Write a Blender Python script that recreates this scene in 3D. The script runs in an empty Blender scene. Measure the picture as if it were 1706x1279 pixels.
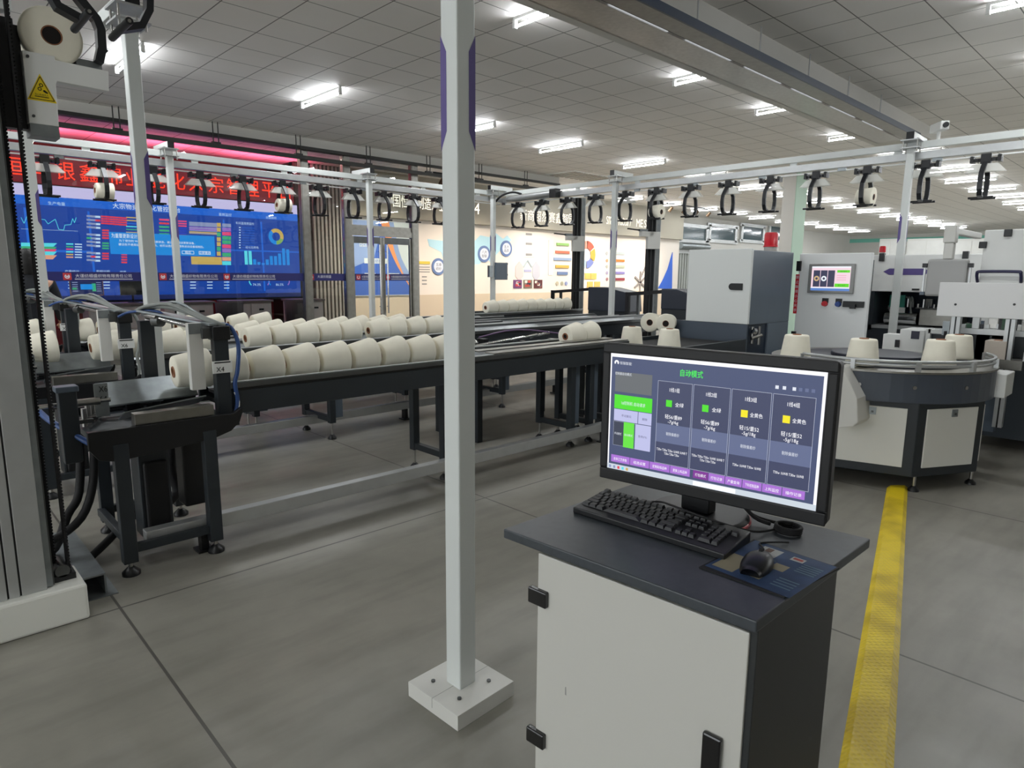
import bpy, math, random
from mathutils import Matrix, Vector, Quaternion
random.seed(7)
PI = math.pi
C = bpy.context.scene.collection
R = math.radians

# ------------------------------------------------------------------ camera
CAMH, FPX, W, H = 1.6, 1092.07, 1706, 1279
yaw, pit, rol = R(46.28895), R(9.55748), R(-0.48299)
FW = Vector((math.cos(yaw)*math.cos(pit), math.sin(yaw)*math.cos(pit), -math.sin(pit)))
rt = Vector((math.sin(yaw), -math.cos(yaw), 0)); dn = FW.cross(rt)
RR = math.cos(rol)*rt + math.sin(rol)*dn
DD = -math.sin(rol)*rt + math.cos(rol)*dn
cam = bpy.data.cameras.new('camera'); camo = bpy.data.objects.new('camera', cam); C.objects.link(camo)
m = Matrix((RR, -DD, -FW)).transposed().to_4x4(); m.translation = (0, 0, CAMH)
camo.matrix_world = m
cam.sensor_width = 36; cam.lens = 36*FPX/W; cam.clip_start = .05; cam.clip_end = 200
bpy.context.scene.camera = camo

def ray(px, py): return (px-W/2)/FPX*RR + (py-H/2)/FPX*DD + FW
CP = Vector((0, 0, CAMH))
def onY(px, py, Y): d = ray(px, py); return CP + d*(Y/d.y)       # photo point -> place on a wall at that Y
def onX(px, py, X): d = ray(px, py); return CP + d*(X/d.x)
def onZ(px, py, Z): d = ray(px, py); return CP + d*((Z-CAMH)/d.z)

# ------------------------------------------------------------------ materials
def lin(c):
    c = c/255.0
    return c/12.92 if c <= .04045 else ((c+.055)/1.055)**2.4
def col(r, g, b): return (lin(r), lin(g), lin(b), 1)
MAT = {}
def mat(name, rgb, rough=.5, metal=0, noise=0, nscale=8, emit=0, bump=0, coat=0):
    if name in MAT: return MAT[name]
    mt = bpy.data.materials.new(name); mt.use_nodes = True
    nt = mt.node_tree; b = nt.nodes['Principled BSDF']
    c = col(*rgb)
    b.inputs['Base Color'].default_value = c
    b.inputs['Roughness'].default_value = rough
    b.inputs['Metallic'].default_value = metal
    if coat: b.inputs['Coat Weight'].default_value = coat
    if emit:
        b.inputs['Base Color'].default_value = (0.01, 0.01, 0.01, 1)
        b.inputs['Emission Color'].default_value = c
        b.inputs['Emission Strength'].default_value = emit
    if noise or bump:
        tc = nt.nodes.new('ShaderNodeTexCoord'); nz = nt.nodes.new('ShaderNodeTexNoise')
        nz.inputs['Scale'].default_value = nscale; nz.inputs['Detail'].default_value = 6
        nt.links.new(tc.outputs['Object'], nz.inputs['Vector'])
        if noise:
            rp = nt.nodes.new('ShaderNodeValToRGB')
            rp.color_ramp.elements[0].position = .3; rp.color_ramp.elements[1].position = .7
            rp.color_ramp.elements[0].color = tuple(x*(1-noise) for x in c[:3])+(1,)
            rp.color_ramp.elements[1].color = tuple(min(1, x*(1+noise)) for x in c[:3])+(1,)
            nt.links.new(nz.outputs['Fac'], rp.inputs['Fac'])
            nt.links.new(rp.outputs['Color'], b.inputs['Base Color'])
        if bump:
            bp = nt.nodes.new('ShaderNodeBump'); bp.inputs['Strength'].default_value = bump; bp.inputs['Distance'].default_value = .01
            nt.links.new(nz.outputs['Fac'], bp.inputs['Height']); nt.links.new(bp.outputs['Normal'], b.inputs['Normal'])
    MAT[name] = mt
    return mt
def em(name, rgb, s=1.0): return mat('glow_'+name, rgb, .4, emit=s)

white = mat('white_powder_coat', (238, 239, 236), .42, noise=.03, nscale=3)
pole_white = mat('pole_white', (216, 220, 217), .38)
offwhite = mat('warm_white_panel', (218, 217, 211), .4, noise=.03, nscale=2)
dark = mat('charcoal_paint', (38, 44, 49), .42, noise=.08, nscale=5)
dark2 = mat('slate_paint', (90, 102, 115), .4, noise=.05, nscale=3)
deskm = mat('desk_charcoal', (60, 65, 70), .38, noise=.1, nscale=60)
black = mat('black_plastic', (16, 17, 20), .38)
gloss = mat('gloss_black', (8, 8, 11), .18, coat=.4)
rubber = mat('black_rubber', (22, 22, 24), .75)
steel = mat('brushed_steel', (176, 174, 170), .3, 1, noise=.1, nscale=25)
satin = mat('satin_steel', (150, 148, 142), .38, 1, noise=.1, nscale=12)
alu = mat('aluminium', (196, 198, 198), .4, .7, noise=.05, nscale=10)
galv = mat('galvanised_sheet', (150, 156, 158), .38, .8, noise=.12, nscale=14)
darksteel = mat('dark_steel', (96, 98, 98), .35, .8, noise=.1, nscale=9)
purple = mat('purple_vinyl', (92, 78, 140), .45)
yellow = mat('warning_yellow', (240, 206, 22), .5)
red = mat('red_plastic', (205, 28, 44), .35)
redmet = mat('red_gloss_band', (190, 30, 50), .3, coat=.4)
blue = mat('blue_hose', (44, 78, 138), .4)
grey_hose = mat('grey_hose', (136, 140, 136), .5)
brown = mat('brown_paper_tube', (150, 98, 66), .7)
hole = mat('dark_hole', (26, 20, 18), .9)
yarn = mat('cream_cotton_yarn', (249, 244, 226), .9, noise=.03, nscale=12)
skin = mat('skin', (198, 150, 122), .55)
hairm = mat('black_hair', (18, 16, 16), .6)
cloth = mat('dark_cloth', (28, 30, 36), .85, noise=.15, nscale=12)
trackm = mat('track_bronze', (58, 58, 56), .5, .5)
redwall = mat('dark_red_wall', (150, 30, 48), .6)
curtain = mat('grey_slat', (172, 167, 158), .6)
brownwall = mat('brown_panel', (58, 46, 42), .6)
wallm = mat('wall_paint', (214, 212, 206), .7, noise=.02, nscale=1)
warmwall = mat('exhibit_wall_paint', (240, 231, 220), .65)
wains = mat('wainscot_cream', (222, 205, 180), .6)
fasciam = mat('fascia_taupe', (172, 166, 150), .6)
tape = mat('glass_band_blue', (38, 40, 104), .4)
tapewhite = mat('band_lettering', (228, 228, 236), .5)
logored = mat('logo_red', (196, 58, 62), .5)
chrome = mat('chrome', (210, 210, 210), .12, 1)
tealm = mat('teal_band', (120, 196, 178), .5)

def node_grid(name, base, line, size, width, off, rough=.6, noise=.04, nscale=.8, floor=False):
    mt = bpy.data.materials.new(name); mt.use_nodes = True; nt = mt.node_tree; N = nt.nodes; L = nt.links
    b = N['Principled BSDF']
    tc = N.new('ShaderNodeTexCoord'); sp = N.new('ShaderNodeSeparateXYZ'); L.new(tc.outputs['Object'], sp.inputs[0])
    def mth(op, a, bb=None):
        n = N.new('ShaderNodeMath'); n.operation = op
        for i, v in enumerate((a, bb)):
            if v is None: continue
            if hasattr(v, 'links'): L.new(v, n.inputs[i])
            else: n.inputs[i].default_value = v
        return n.outputs[0]
    fac = None
    for ax in (0, 1):
        x = mth('ADD', sp.outputs[ax], -off[ax]+width[ax]/2)
        w = mth('FLOORED_MODULO', x, size[ax])
        l = mth('LESS_THAN', w, width[ax])
        fac = l if fac is None else mth('MAXIMUM', fac, l)
    nz = N.new('ShaderNodeTexNoise'); nz.inputs['Scale'].default_value = nscale; nz.inputs['Detail'].default_value = 8; nz.inputs['Roughness'].default_value = .62
    L.new(tc.outputs['Object'], nz.inputs['Vector'])
    rp = N.new('ShaderNodeValToRGB'); c = col(*base)
    rp.color_ramp.elements[0].position = .3; rp.color_ramp.elements[1].position = .72
    rp.color_ramp.elements[0].color = tuple(x*(1-noise) for x in c[:3])+(1,)
    rp.color_ramp.elements[1].color = tuple(x*(1+noise) for x in c[:3])+(1,)
    L.new(nz.outputs['Fac'], rp.inputs['Fac'])
    colout = rp.outputs['Color']
    if floor:
        # stretched scuffs and blotchy stains
        mp = N.new('ShaderNodeMapping'); mp.inputs['Scale'].default_value = (1.2, 7, 1); mp.inputs['Rotation'].default_value = (0, 0, .6)
        L.new(tc.outputs['Object'], mp.inputs['Vector'])
        n2 = N.new('ShaderNodeTexNoise'); n2.inputs['Scale'].default_value = 1.3; n2.inputs['Detail'].default_value = 5
        L.new(mp.outputs['Vector'], n2.inputs['Vector'])
        r2 = N.new('ShaderNodeValToRGB'); r2.color_ramp.elements[0].position = .32; r2.color_ramp.elements[1].position = .55
        r2.color_ramp.elements[0].color = (.72, .72, .72, 1); r2.color_ramp.elements[1].color = (1, 1, 1, 1)
        L.new(n2.outputs['Fac'], r2.inputs['Fac'])
        mx = N.new('ShaderNodeMix'); mx.data_type = 'RGBA'; mx.blend_type = 'MULTIPLY'; mx.inputs['Factor'].default_value = .55
        L.new(colout, mx.inputs['A']); L.new(r2.outputs['Color'], mx.inputs['B']); colout = mx.outputs['Result']
        n3 = N.new('ShaderNodeTexNoise'); n3.inputs['Scale'].default_value = 3.1; n3.inputs['Detail'].default_value = 7
        L.new(tc.outputs['Object'], n3.inputs['Vector'])
        mr = N.new('ShaderNodeMapRange'); mr.inputs['To Min'].default_value = rough-.1; mr.inputs['To Max'].default_value = rough+.14
        L.new(n3.outputs['Fac'], mr.inputs['Value']); L.new(mr.outputs['Result'], b.inputs['Roughness'])
    else:
        b.inputs['Roughness'].default_value = rough
    mix = N.new('ShaderNodeMix'); mix.data_type = 'RGBA'
    L.new(fac, mix.inputs['Factor']); L.new(colout, mix.inputs['A']); mix.inputs['B'].default_value = col(*line)
    L.new(mix.outputs['Result'], b.inputs['Base Color'])
    MAT[name] = mt
    return mt
floorm = node_grid('polished_concrete', (146, 143, 133), (86, 83, 78), (2.333, 4.6), (.012, .012), (3.0, 3.41), .38, .24, .9, True)
ceilm = node_grid('ceiling_tile', (238, 235, 230), (120, 118, 114), (.6, .6), (.012, .012), (.31, .4), .7, .03, .6)

def glass_mat():
    mt = bpy.data.materials.new('clear_glass'); mt.use_nodes = True; nt = mt.node_tree; N = nt.nodes
    N.remove(N['Principled BSDF']); out = N['Material Output']
    tr = N.new('ShaderNodeBsdfTransparent'); tr.inputs[0].default_value = (.93, .96, .95, 1)
    gl = N.new('ShaderNodeBsdfGlossy'); gl.inputs['Roughness'].default_value = .01
    fr = N.new('ShaderNodeFresnel'); fr.inputs[0].default_value = 1.5
    mx = N.new('ShaderNodeMixShader')
    nt.links.new(fr.outputs[0], mx.inputs[0]); nt.links.new(tr.outputs[0], mx.inputs[1]); nt.links.new(gl.outputs[0], mx.inputs[2])
    nt.links.new(mx.outputs[0], out.inputs[0]); MAT['clear_glass'] = mt
    return mt
glassm = glass_mat()
def tread_mat():
    mt = bpy.data.materials.new('yellow_tread_plate'); mt.use_nodes = True; nt = mt.node_tree; N = nt.nodes; L = nt.links; b = N['Principled BSDF']
    tc = N.new('ShaderNodeTexCoord'); w1 = N.new('ShaderNodeTexWave'); w2 = N.new('ShaderNodeTexWave')
    for w, a in ((w1, .785), (w2, -.785)):
        mp = N.new('ShaderNodeMapping'); mp.inputs['Rotation'].default_value = (0, 0, a); L.new(tc.outputs['Object'], mp.inputs['Vector'])
        L.new(mp.outputs['Vector'], w.inputs['Vector']); w.inputs['Scale'].default_value = 14
    mx = N.new('ShaderNodeMath'); mx.operation = 'MULTIPLY'; L.new(w1.outputs['Fac'], mx.inputs[0]); L.new(w2.outputs['Fac'], mx.inputs[1])
    rp = N.new('ShaderNodeValToRGB'); rp.color_ramp.elements[0].color = col(206, 176, 10); rp.color_ramp.elements[1].color = col(246, 216, 36)
    nz = N.new('ShaderNodeTexNoise'); nz.inputs['Scale'].default_value = 4; L.new(tc.outputs['Object'], nz.inputs['Vector'])
    L.new(nz.outputs['Fac'], rp.inputs['Fac']); rp.color_ramp.elements[0].position = .35; rp.color_ramp.elements[1].position = .6
    L.new(rp.outputs['Color'], b.inputs['Base Color'])
    bp = N.new('ShaderNodeBump'); bp.inputs['Strength'].default_value = .5; bp.inputs['Distance'].default_value = .004
    L.new(mx.outputs[0], bp.inputs['Height']); L.new(bp.outputs['Normal'], b.inputs['Normal']); b.inputs['Roughness'].default_value = .4
    return mt
treadm = tread_mat()

# ------------------------------------------------------------------ mesh builder
class MB:
    def __init__(s, org=(0, 0, 0)):
        s.o = Vector(org); s.v = []; s.f = []; s.mi = []; s.sm = []; s.mats = []
    def _m(s, mt):
        if mt not in s.mats: s.mats.append(mt)
        return s.mats.index(mt)
    def add(s, vs, fs, mt, M=None, smooth=False):
        n = len(s.v); k = s._m(mt)
        for p in vs:
            p = Vector(p)
            if M is not None: p = M @ p
            s.v.append(tuple(p - s.o))
        for f in fs:
            s.f.append([i+n for i in f]); s.mi.append(k); s.sm.append(smooth)
        return s
    def box(s, c, d, mt, rz=0, M=None):
        x, y, z = d[0]/2, d[1]/2, d[2]/2
        vs = [Vector((a, b, cc)) for a in (-x, x) for b in (-y, y) for cc in (-z, z)]
        r = Matrix.Rotation(rz, 3, 'Z'); c = Vector(c)
        vs = [c + r @ v for v in vs]
        return s.add(vs, [(0, 1, 3, 2), (4, 6, 7, 5), (0, 4, 5, 1), (2, 3, 7, 6), (0, 2, 6, 4), (1, 5, 7, 3)], mt, M)
    def bb(s, x0, x1, y0, y1, z0, z1, mt, M=None):
        return s.box(((x0+x1)/2, (y0+y1)/2, (z0+z1)/2), (abs(x1-x0), abs(y1-y0), abs(z1-z0)), mt, 0, M)
    def bar(s, p0, p1, w, h, mt, up=(0, 0, 1)):
        p0 = Vector(p0); p1 = Vector(p1); d = (p1-p0); L = d.length; d.normalize()
        u = Vector(up)
        if abs(u.dot(d)) > .98: u = Vector((1, 0, 0))
        sd = d.cross(u).normalized(); u = sd.cross(d)
        vs = []
        for q in (p0, p1):
            for a, b in ((-1, -1), (1, -1), (1, 1), (-1, 1)): vs.append(q + sd*a*w/2 + u*b*h/2)
        return s.add(vs, [(0, 1, 2, 3)[::-1], (4, 5, 6, 7), (0, 1, 5, 4), (1, 2, 6, 5), (2, 3, 7, 6), (3, 0, 4, 7)], mt)
    def cyl(s, p0, p1, r0, mt, r1=None, seg=16, smooth=True):
        r1 = r0 if r1 is None else r1
        return s.lathe(p0, p1, [(r0, 0), (r1, 1)], mt, seg, smooth)
    def lathe(s, p0, p1, prof, mt, seg=24, smooth=True, caps=True):
        p0 = Vector(p0); p1 = Vector(p1); d = p1-p0; L = d.length; q = d.to_track_quat('Z', 'Y')
        vs = []; fs = []
        for r, t in prof:
            for i in range(seg):
                a = 2*PI*i/seg
                vs.append(p0 + q @ Vector((r*math.cos(a), r*math.sin(a), t*L)))
        n = len(prof)
        for j in range(n-1):
            for i in range(seg):
                k = (i+1) % seg
                fs.append((j*seg+i, j*seg+k, (j+1)*seg+k, (j+1)*seg+i))
        s.add(vs, fs, mt, None, smooth)
        if caps:
            s.add(vs[:seg], [tuple(range(seg))[::-1]], mt); s.add(vs[-seg:], [tuple(range(seg))], mt)
        return s
    def tube(s, pts, r, mt, seg=8, sub=4):
        P = [Vector(p) for p in pts]
        if sub > 1 and len(P) > 2:
            Q = []
            for i in range(len(P)-1):
                a = P[max(i-1, 0)]; b = P[i]; c = P[i+1]; d = P[min(i+2, len(P)-1)]
                for k in range(sub):
                    t = k/sub
                    Q.append(.5*((2*b)+(c-a)*t+(2*a-5*b+4*c-d)*t*t+(3*b-a-3*c+d)*t**3))
            Q.append(P[-1]); P = Q
        vs = []; fs = []; ref = None
        for i, p in enumerate(P):
            d = (P[min(i+1, len(P)-1)]-P[max(i-1, 0)]).normalized()
            if ref is None:
                ref = Vector((0, 0, 1)) if abs(d.z) < .9 else Vector((1, 0, 0))
            ref = (ref - d*ref.dot(d)).normalized(); e = d.cross(ref)
            for k in range(seg):
                a = 2*PI*k/seg; vs.append(p + ref*r*math.cos(a) + e*r*math.sin(a))
        for i in range(len(P)-1):
            for k in range(seg):
                k2 = (k+1) % seg
                fs.append((i*seg+k, i*seg+k2, (i+1)*seg+k2, (i+1)*seg+k))
        fs.append(tuple(range(seg))[::-1]); fs.append(tuple(range((len(P)-1)*seg, len(P)*seg)))
        return s.add(vs, fs, mt, None, True)
    def prism(s, poly, a, b, mt, M=None):
        """2D polygon in local XY extruded along Z from a to b, then placed by M"""
        n = len(poly)
        vs = [(p[0], p[1], a) for p in poly]+[(p[0], p[1], b) for p in poly]
        fs = [tuple(range(n))[::-1], tuple(range(n, 2*n))]+[(i, (i+1) % n, n+(i+1) % n, n+i) for i in range(n)]
        return s.add(vs, fs, mt, M)
    def ribbon(s, pts, w, t, mt, side=(1, 0, 0)):
        """flat strap following pts; width along side, thickness t"""
        sd = Vector(side); vs = []; fs = []; P = [Vector(p) for p in pts]
        for i, p in enumerate(P):
            d = (P[min(i+1, len(P)-1)]-P[max(i-1, 0)]).normalized(); n = d.cross(sd).normalized()
            for a, b in ((-1, -1), (1, -1), (1, 1), (-1, 1)): vs.append(p + sd*a*w/2 + n*b*t/2)
        for i in range(len(P)-1):
            for k in range(4):
                k2 = (k+1) % 4; fs.append((i*4+k, i*4+k2, (i+1)*4+k2, (i+1)*4+k))
        e = (len(P)-1)*4
        fs += [(3, 2, 1, 0), (e, e+1, e+2, e+3)]
        return s.add(vs, fs, mt)
    def build(s, name, parent=None, bevel=0, seg=2):
        me = bpy.data.meshes.new(name); me.from_pydata(s.v, [], s.f)
        for mt in s.mats: me.materials.append(mt)
        me.polygons.foreach_set('material_index', s.mi); me.polygons.foreach_set('use_smooth', s.sm)
        me.update()
        o = bpy.data.objects.new(name, me); C.objects.link(o)
        if parent is not None: o.parent = parent
        if bevel:
            bv = o.modifiers.new('bevel', 'BEVEL'); bv.width = bevel; bv.segments = seg; bv.limit_method = 'ANGLE'; bv.angle_limit = R(40)
        return o

# ------------------------------------------------------------------ lettering
_tc = {}
def text_geo(txt, bold=0.0):
    k = (txt, bold)
    if k in _tc: return _tc[k]
    cu = bpy.data.curves.new('t', 'FONT'); cu.body = txt; cu.size = 1; cu.align_x = 'CENTER'; cu.align_y = 'CENTER'
    cu.resolution_u = 2; cu.offset = bold
    o = bpy.data.objects.new('t', cu); C.objects.link(o)
    dg = bpy.context.evaluated_depsgraph_get(); dg.update()
    me = o.evaluated_get(dg).to_mesh()
    vs = [tuple(v.co) for v in me.vertices]; fs = [tuple(p.vertices) for p in me.polygons]
    o.evaluated_get(dg).to_mesh_clear()
    bpy.data.objects.remove(o); bpy.data.curves.remove(cu)
    if vs:
        xs = [v[0] for v in vs]; ys = [v[1] for v in vs]
        cx, cy = (min(xs)+max(xs))/2, (min(ys)+max(ys))/2
        vs = [(v[0]-cx, v[1]-cy, 0) for v in vs]; w = max(xs)-min(xs); h = max(ys)-min(ys)
    else: w = h = 1
    _tc[k] = (vs, fs, w, h)
    return _tc[k]

class Panel:
    """a flat display: o = top-left corner, r = vector along its full width, d = vector down its full height; u,v in 0..1"""
    def __init__(s, mb, o, r, d):
        s.mb = mb; s.o = Vector(o); s.r = Vector(r); s.d = Vector(d); s.n = s.d.cross(s.r).normalized()
        s.w = s.r.length; s.h = s.d.length
    def p(s, u, v, k=0): return s.o + s.r*u + s.d*v + s.n*(.0008*k)
    def rect(s, u0, v0, u1, v1, mt, k=1):
        s.mb.add([s.p(u0, v0, k), s.p(u0, v1, k), s.p(u1, v1, k), s.p(u1, v0, k)], [(0, 1, 2, 3)], mt)
    def poly(s, pts, mt, k=1):
        s.mb.add([s.p(u, v, k) for u, v in pts], [tuple(range(len(pts)))], mt)
    def frame(s, u0, v0, u1, v1, t, mt, k=2):
        tu = t; tv = t*s.w/s.h
        s.rect(u0, v0, u1, v0+tv, mt, k); s.rect(u0, v1-tv, u1, v1, mt, k); s.rect(u0, v0, u0+tu, v1, mt, k); s.rect(u1-tu, v0, u1, v1, mt, k)
    def line(s, pts, t, mt, k=2):
        for (u0, v0), (u1, v1) in zip(pts, pts[1:]):
            a = s.p(u0, v0, k); b = s.p(u1, v1, k); d = (b-a).normalized(); n = d.cross(s.n)*t*s.w/2
            s.mb.add([a-n, a+n, b+n, b-n], [(0, 1, 2, 3)], mt)
    def text(s, txt, u, v, hgt, mt, k=3, maxw=None, bold=0.0):
        """hgt = glyph height as a fraction of the panel height"""
        vs, fs, w, h = text_geo(txt, bold)
        if not vs: return
        sc = hgt*s.h/h; sx = sc
        if maxw and w*sc > maxw*s.w: sx = maxw*s.w/w
        ru = s.r.normalized(); up = -s.d.normalized(); c = s.p(u, v, k)
        s.mb.add([c + ru*(x*sx) + up*(y*sc) for x, y, z in vs], fs, mt)
    def ring(s, u, v, r0, r1, a0, a1, mt, k=2, seg=20):
        """arc in panel-height units; angles in degrees clockwise from top"""
        ru = s.r.normalized(); up = -s.d.normalized(); c = s.p(u, v, k); vs = []; fs = []
        for i in range(seg+1):
            a = R(a0+(a1-a0)*i/seg)
            for r in (r0, r1): vs.append(c + ru*(math.sin(a)*r*s.h) + up*(math.cos(a)*r*s.h))
        for i in range(seg): fs.append((2*i, 2*i+1, 2*i+3, 2*i+2))
        s.mb.add(vs, fs, mt)

# ------------------------------------------------------------------ scene helpers
def tag(o, label, cat, group=None):
    o['label'] = label; o['category'] = cat
    if group: o['group'] = group
    return o
def thing(name, label, cat, loc=(0, 0, 0), rz=0, group=None):
    o = bpy.data.objects.new(name, None); C.objects.link(o); o.empty_display_size = .1
    o.location = loc; o.rotation_euler = (0, 0, rz)
    return tag(o, label, cat, group)
def struct(o): o['kind'] = 'structure'; return o
def dup(root, loc, label, rot=None, group=None, name=None):
    r = root.copy(); C.objects.link(r); r.location = loc
    if rot is not None: r.rotation_euler = rot
    r['label'] = label
    if group: r['group'] = group
    for ch in list(root.children):
        c = ch.copy(); C.objects.link(c); c.parent = r
        for g in list(ch.children):
            d = g.copy(); C.objects.link(d); d.parent = c
    return r
ORD = ['first', 'second', 'third', 'fourth', 'fifth', 'sixth', 'seventh', 'eighth', 'ninth', 'tenth', 'eleventh', 'twelfth', 'thirteenth', 'fourteenth', 'fifteenth', 'sixteenth', 'seventeenth', 'eighteenth']

# ================================================================== SETTING
struct(MB().bb(-14, 46, -9, 17.2, -.2, 0, floorm).build('floor'))
struct(MB().bb(-14, 46, -9, 17.2, 4.2, 4.4, ceilm).build('ceiling'))
b = MB(); b.bb(-14.2, -14, -9, 17, 0, .4, wallm); b.bb(-14.2, -14, -9, 17, 4.0, 4.2, wallm); b.bb(-14.2, -14, 12.7, 17, 0, 4.2, wallm)
for y in range(-9, 13, 4): b.bb(-14.2, -14, y-.15, y+.15, .4, 4.0, wallm)  # openings in the unseen rear wall, added to let in frontal light
struct(b.build('wall_rear'))
b = MB(); b.bb(-14, 25, -9.2, -9, 0, 4.2, wallm); b.bb(25, 46, -9.2, -9, 0, .5, wallm); b.bb(25, 46, -9.2, -9, 3.9, 4.2, wallm)
for x in range(26, 47, 4): b.bb(x-.2, x+.2, -9.2, -9, .5, 3.9, wallm)  # unseen far openings, added to brighten the right-hand ceiling
struct(b.build('wall_right'))
fw = MB(); fw.bb(46, 46.2, -9, 17, 0, 4.2, wallm); fw.bb(45.95, 46, -9, 17, 3.75, 3.98, tealm)
struct(fw.build('wall_far'))

exec_parts = []
# ---- glass partition in front of the showroom (plane Y = 12.7)
GY = 12.7
struct(MB().bb(-14, 13.77, 12.6, 12.86, 4.02, 4.2, wallm).build('trim_1'))
def mullion(n, x0, x1, z1=4.02):
    b = MB(); b.bb(x0, x1, GY-.06, GY+.06, 0, z1, satin); b.bb(x0+.02, x1-.02, GY-.068, GY-.06, .05, z1-.05, satin)
    struct(b.build('trim_%d' % n))
mullion(2, 3.29, 3.43); mullion(3, 6.25, 6.42); mullion(4, 7.19, 7.36); mullion(5, 8.9, 9.08)
BAND = '大谨纺细盛织物有限责任公司'
def pane(name, x0, x1, z0, z1, logos=(), frame=True):
    o = bpy.data.objects.new(name, None); C.objects.link(o); o.location = ((x0+x1)/2, GY, z0); struct(o); g = o.location.copy()
    MB(g).bb(x0, x1, GY-.006, GY+.006, z0, z1, glassm).build('glass_pane', o)
    if frame:
        f = MB(g); t = .05
        f.bb(x0, x1, GY-.03, GY+.03, z0, z0+.1, satin); f.bb(x0, x1, GY-.03, GY+.03, z1-t, z1, satin)
        f.build('window_frame', o)
    if z0 < 1.4 < z1:
        b = MB(g); b.bb(x0, x1, GY-.0095, GY-.0065, 1.42, 1.57, tape)
        for lx in logos:
            P = Panel(b, (lx-.07, GY-.0096, 1.565), (1.05, 0, 0), (0, 0, -.14))
            P.rect(.01, .1, .12, .9, logored); P.ring(.065, .5, .16, .26, 30, 330, tapewhite, 2, 10); P.rect(.05, .42, .085, .58, tapewhite, 2)
            if lx+.98 <= x1+.02:
                P.text(BAND, .56, .42, .42, tapewhite, 2, .8); P.rect(.16, .76, .96, .84, tapewhite, 2)
            else:
                P.text(BAND[:5], .34, .42, .42, tapewhite, 2, .38)
        b.build('lettered_band', o)
    return o
pane('window_1', -14, 3.29, 0, 4.02, (1.0, 2.2))
pane('window_2', 3.43, 6.25, 0, 4.02, (3.62, 4.72))
pane('window_3', 6.42, 7.19, 0, 4.02, (6.42,))
pane('window_4', 7.36, 8.9, 2.5, 4.02)
struct(MB().bb(7.36, 8.9, GY-.05, GY+.05, 2.38, 2.5, satin).build('trim_6'))
def glass_door(name, x0, x1, hx, logo):
    o = bpy.data.objects.new(name, None); C.objects.link(o); o.location = ((x0+x1)/2, GY, 0); struct(o); g = o.location.copy()
    f = MB(g); s = .055
    f.bb(x0, x0+s, GY-.025, GY+.025, .02, 2.36, satin); f.bb(x1-s, x1, GY-.025, GY+.025, .02, 2.36, satin)
    f.bb(x0+s, x1-s, GY-.025, GY+.025, .02, .16, satin); f.bb(x0+s, x1-s, GY-.025, GY+.025, 2.22, 2.36, darksteel)
    f.build('door_frame', o)
    MB(g).bb(x0+s, x1-s, GY-.005, GY+.005, .16, 2.22, glassm).build('glass_pane', o)
    h = MB(g); h.cyl((hx, GY-.085, .7), (hx, GY-.085, 2.2), .018, chrome)
    for z in (.85, 2.05): h.cyl((hx, GY-.085, z), (hx, GY-.025, z), .011, chrome, seg=8)
    h.build('door_handle', o)
    b = MB(g); b.bb(x0+s, x1-s, GY-.0095, GY-.0065, 1.42, 1.57, tape)
    P = Panel(b, (logo, GY-.0096, 1.565), (.8, 0, 0), (0, 0, -.14))
    P.rect(.01, .1, .14, .9, logored); P.ring(.075, .5, .16, .26, 30, 330, tapewhite, 2, 10)
    wmax = (x1-s-logo)/.8-.2
    P.text(BAND, .18+wmax/2, .42, .38, tapewhite, 2, wmax); P.rect(.18, .76, .18+wmax, .83, tapewhite, 2)
    b.build('lettered_band', o)
glass_door('door_1', 7.36, 8.12, 8.02, 7.45)
glass_door('door_2', 8.13, 8.9, 8.21, 8.2)

# ---- showroom behind the glass
b = MB(); b.bb(7.46, 24.4, 15.5, 15.7, 0, 4.2, wallm); b.bb(-14, 7.46, 17.0, 17.2, 0, 4.2, wallm); struct(b.build('wall_back'))
struct(MB().bb(24.4, 46, 16.4, 16.6, 0, 4.2, wallm).build('wall_storage'))
struct(MB().bb(-14, 7.46, 16.94, 17.0, 0, 4.2, redwall).build('trim_7'))
struct(MB().bb(7.46, 7.86, 15.42, 17.0, 0, 4.2, brownwall).build('trim_8'))
b = MB()
for i in range(9):
    x = 7.9+i*.105
    b.bb(x, x+.055, 15.38, 15.5, 0, 4.2, curtain)
b.bb(7.86, 8.86, 15.46, 15.5, 0, 4.2, brownwall)
struct(b.build('trim_9'))
struct(MB().bb(8.86, 24.4, 15.46, 15.5, .98, 3.05, warmwall).build('wall_exhibit'))
struct(MB().bb(8.86, 24.4, 15.3, 15.5, 3.05, 4.2, fasciam).build('trim_10'))
struct(MB().bb(8.86, 24.4, 15.44, 15.5, 0, .98, wains).build('trim_11'))

# red running-text sign
t = thing('running_text_sign', 'red lit running text sign above the blue video wall behind glass', 'sign', (4.2, 15.4, 3.25))
g = t.location
MB(g).bb(.2, 7.4, 15.37, 15.43, 3.2, 3.74, em('sign_board', (112, 14, 32), 1)).build('sign_board', t)
b = MB(g)
LED = '恒司银鑫棉业能化大宗智理平台'
P = Panel(b, (1.8, 15.366, 3.7), (5.6, 0, 0), (0, 0, -.46))
ledm = em('led_red', (255, 52, 22), 1.7)
for i, ch in enumerate(LED):
    P.text(ch, .035+i*.0715, .5, .74, ledm, 1, .058)
b.build('glowing_lettering', t)

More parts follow.
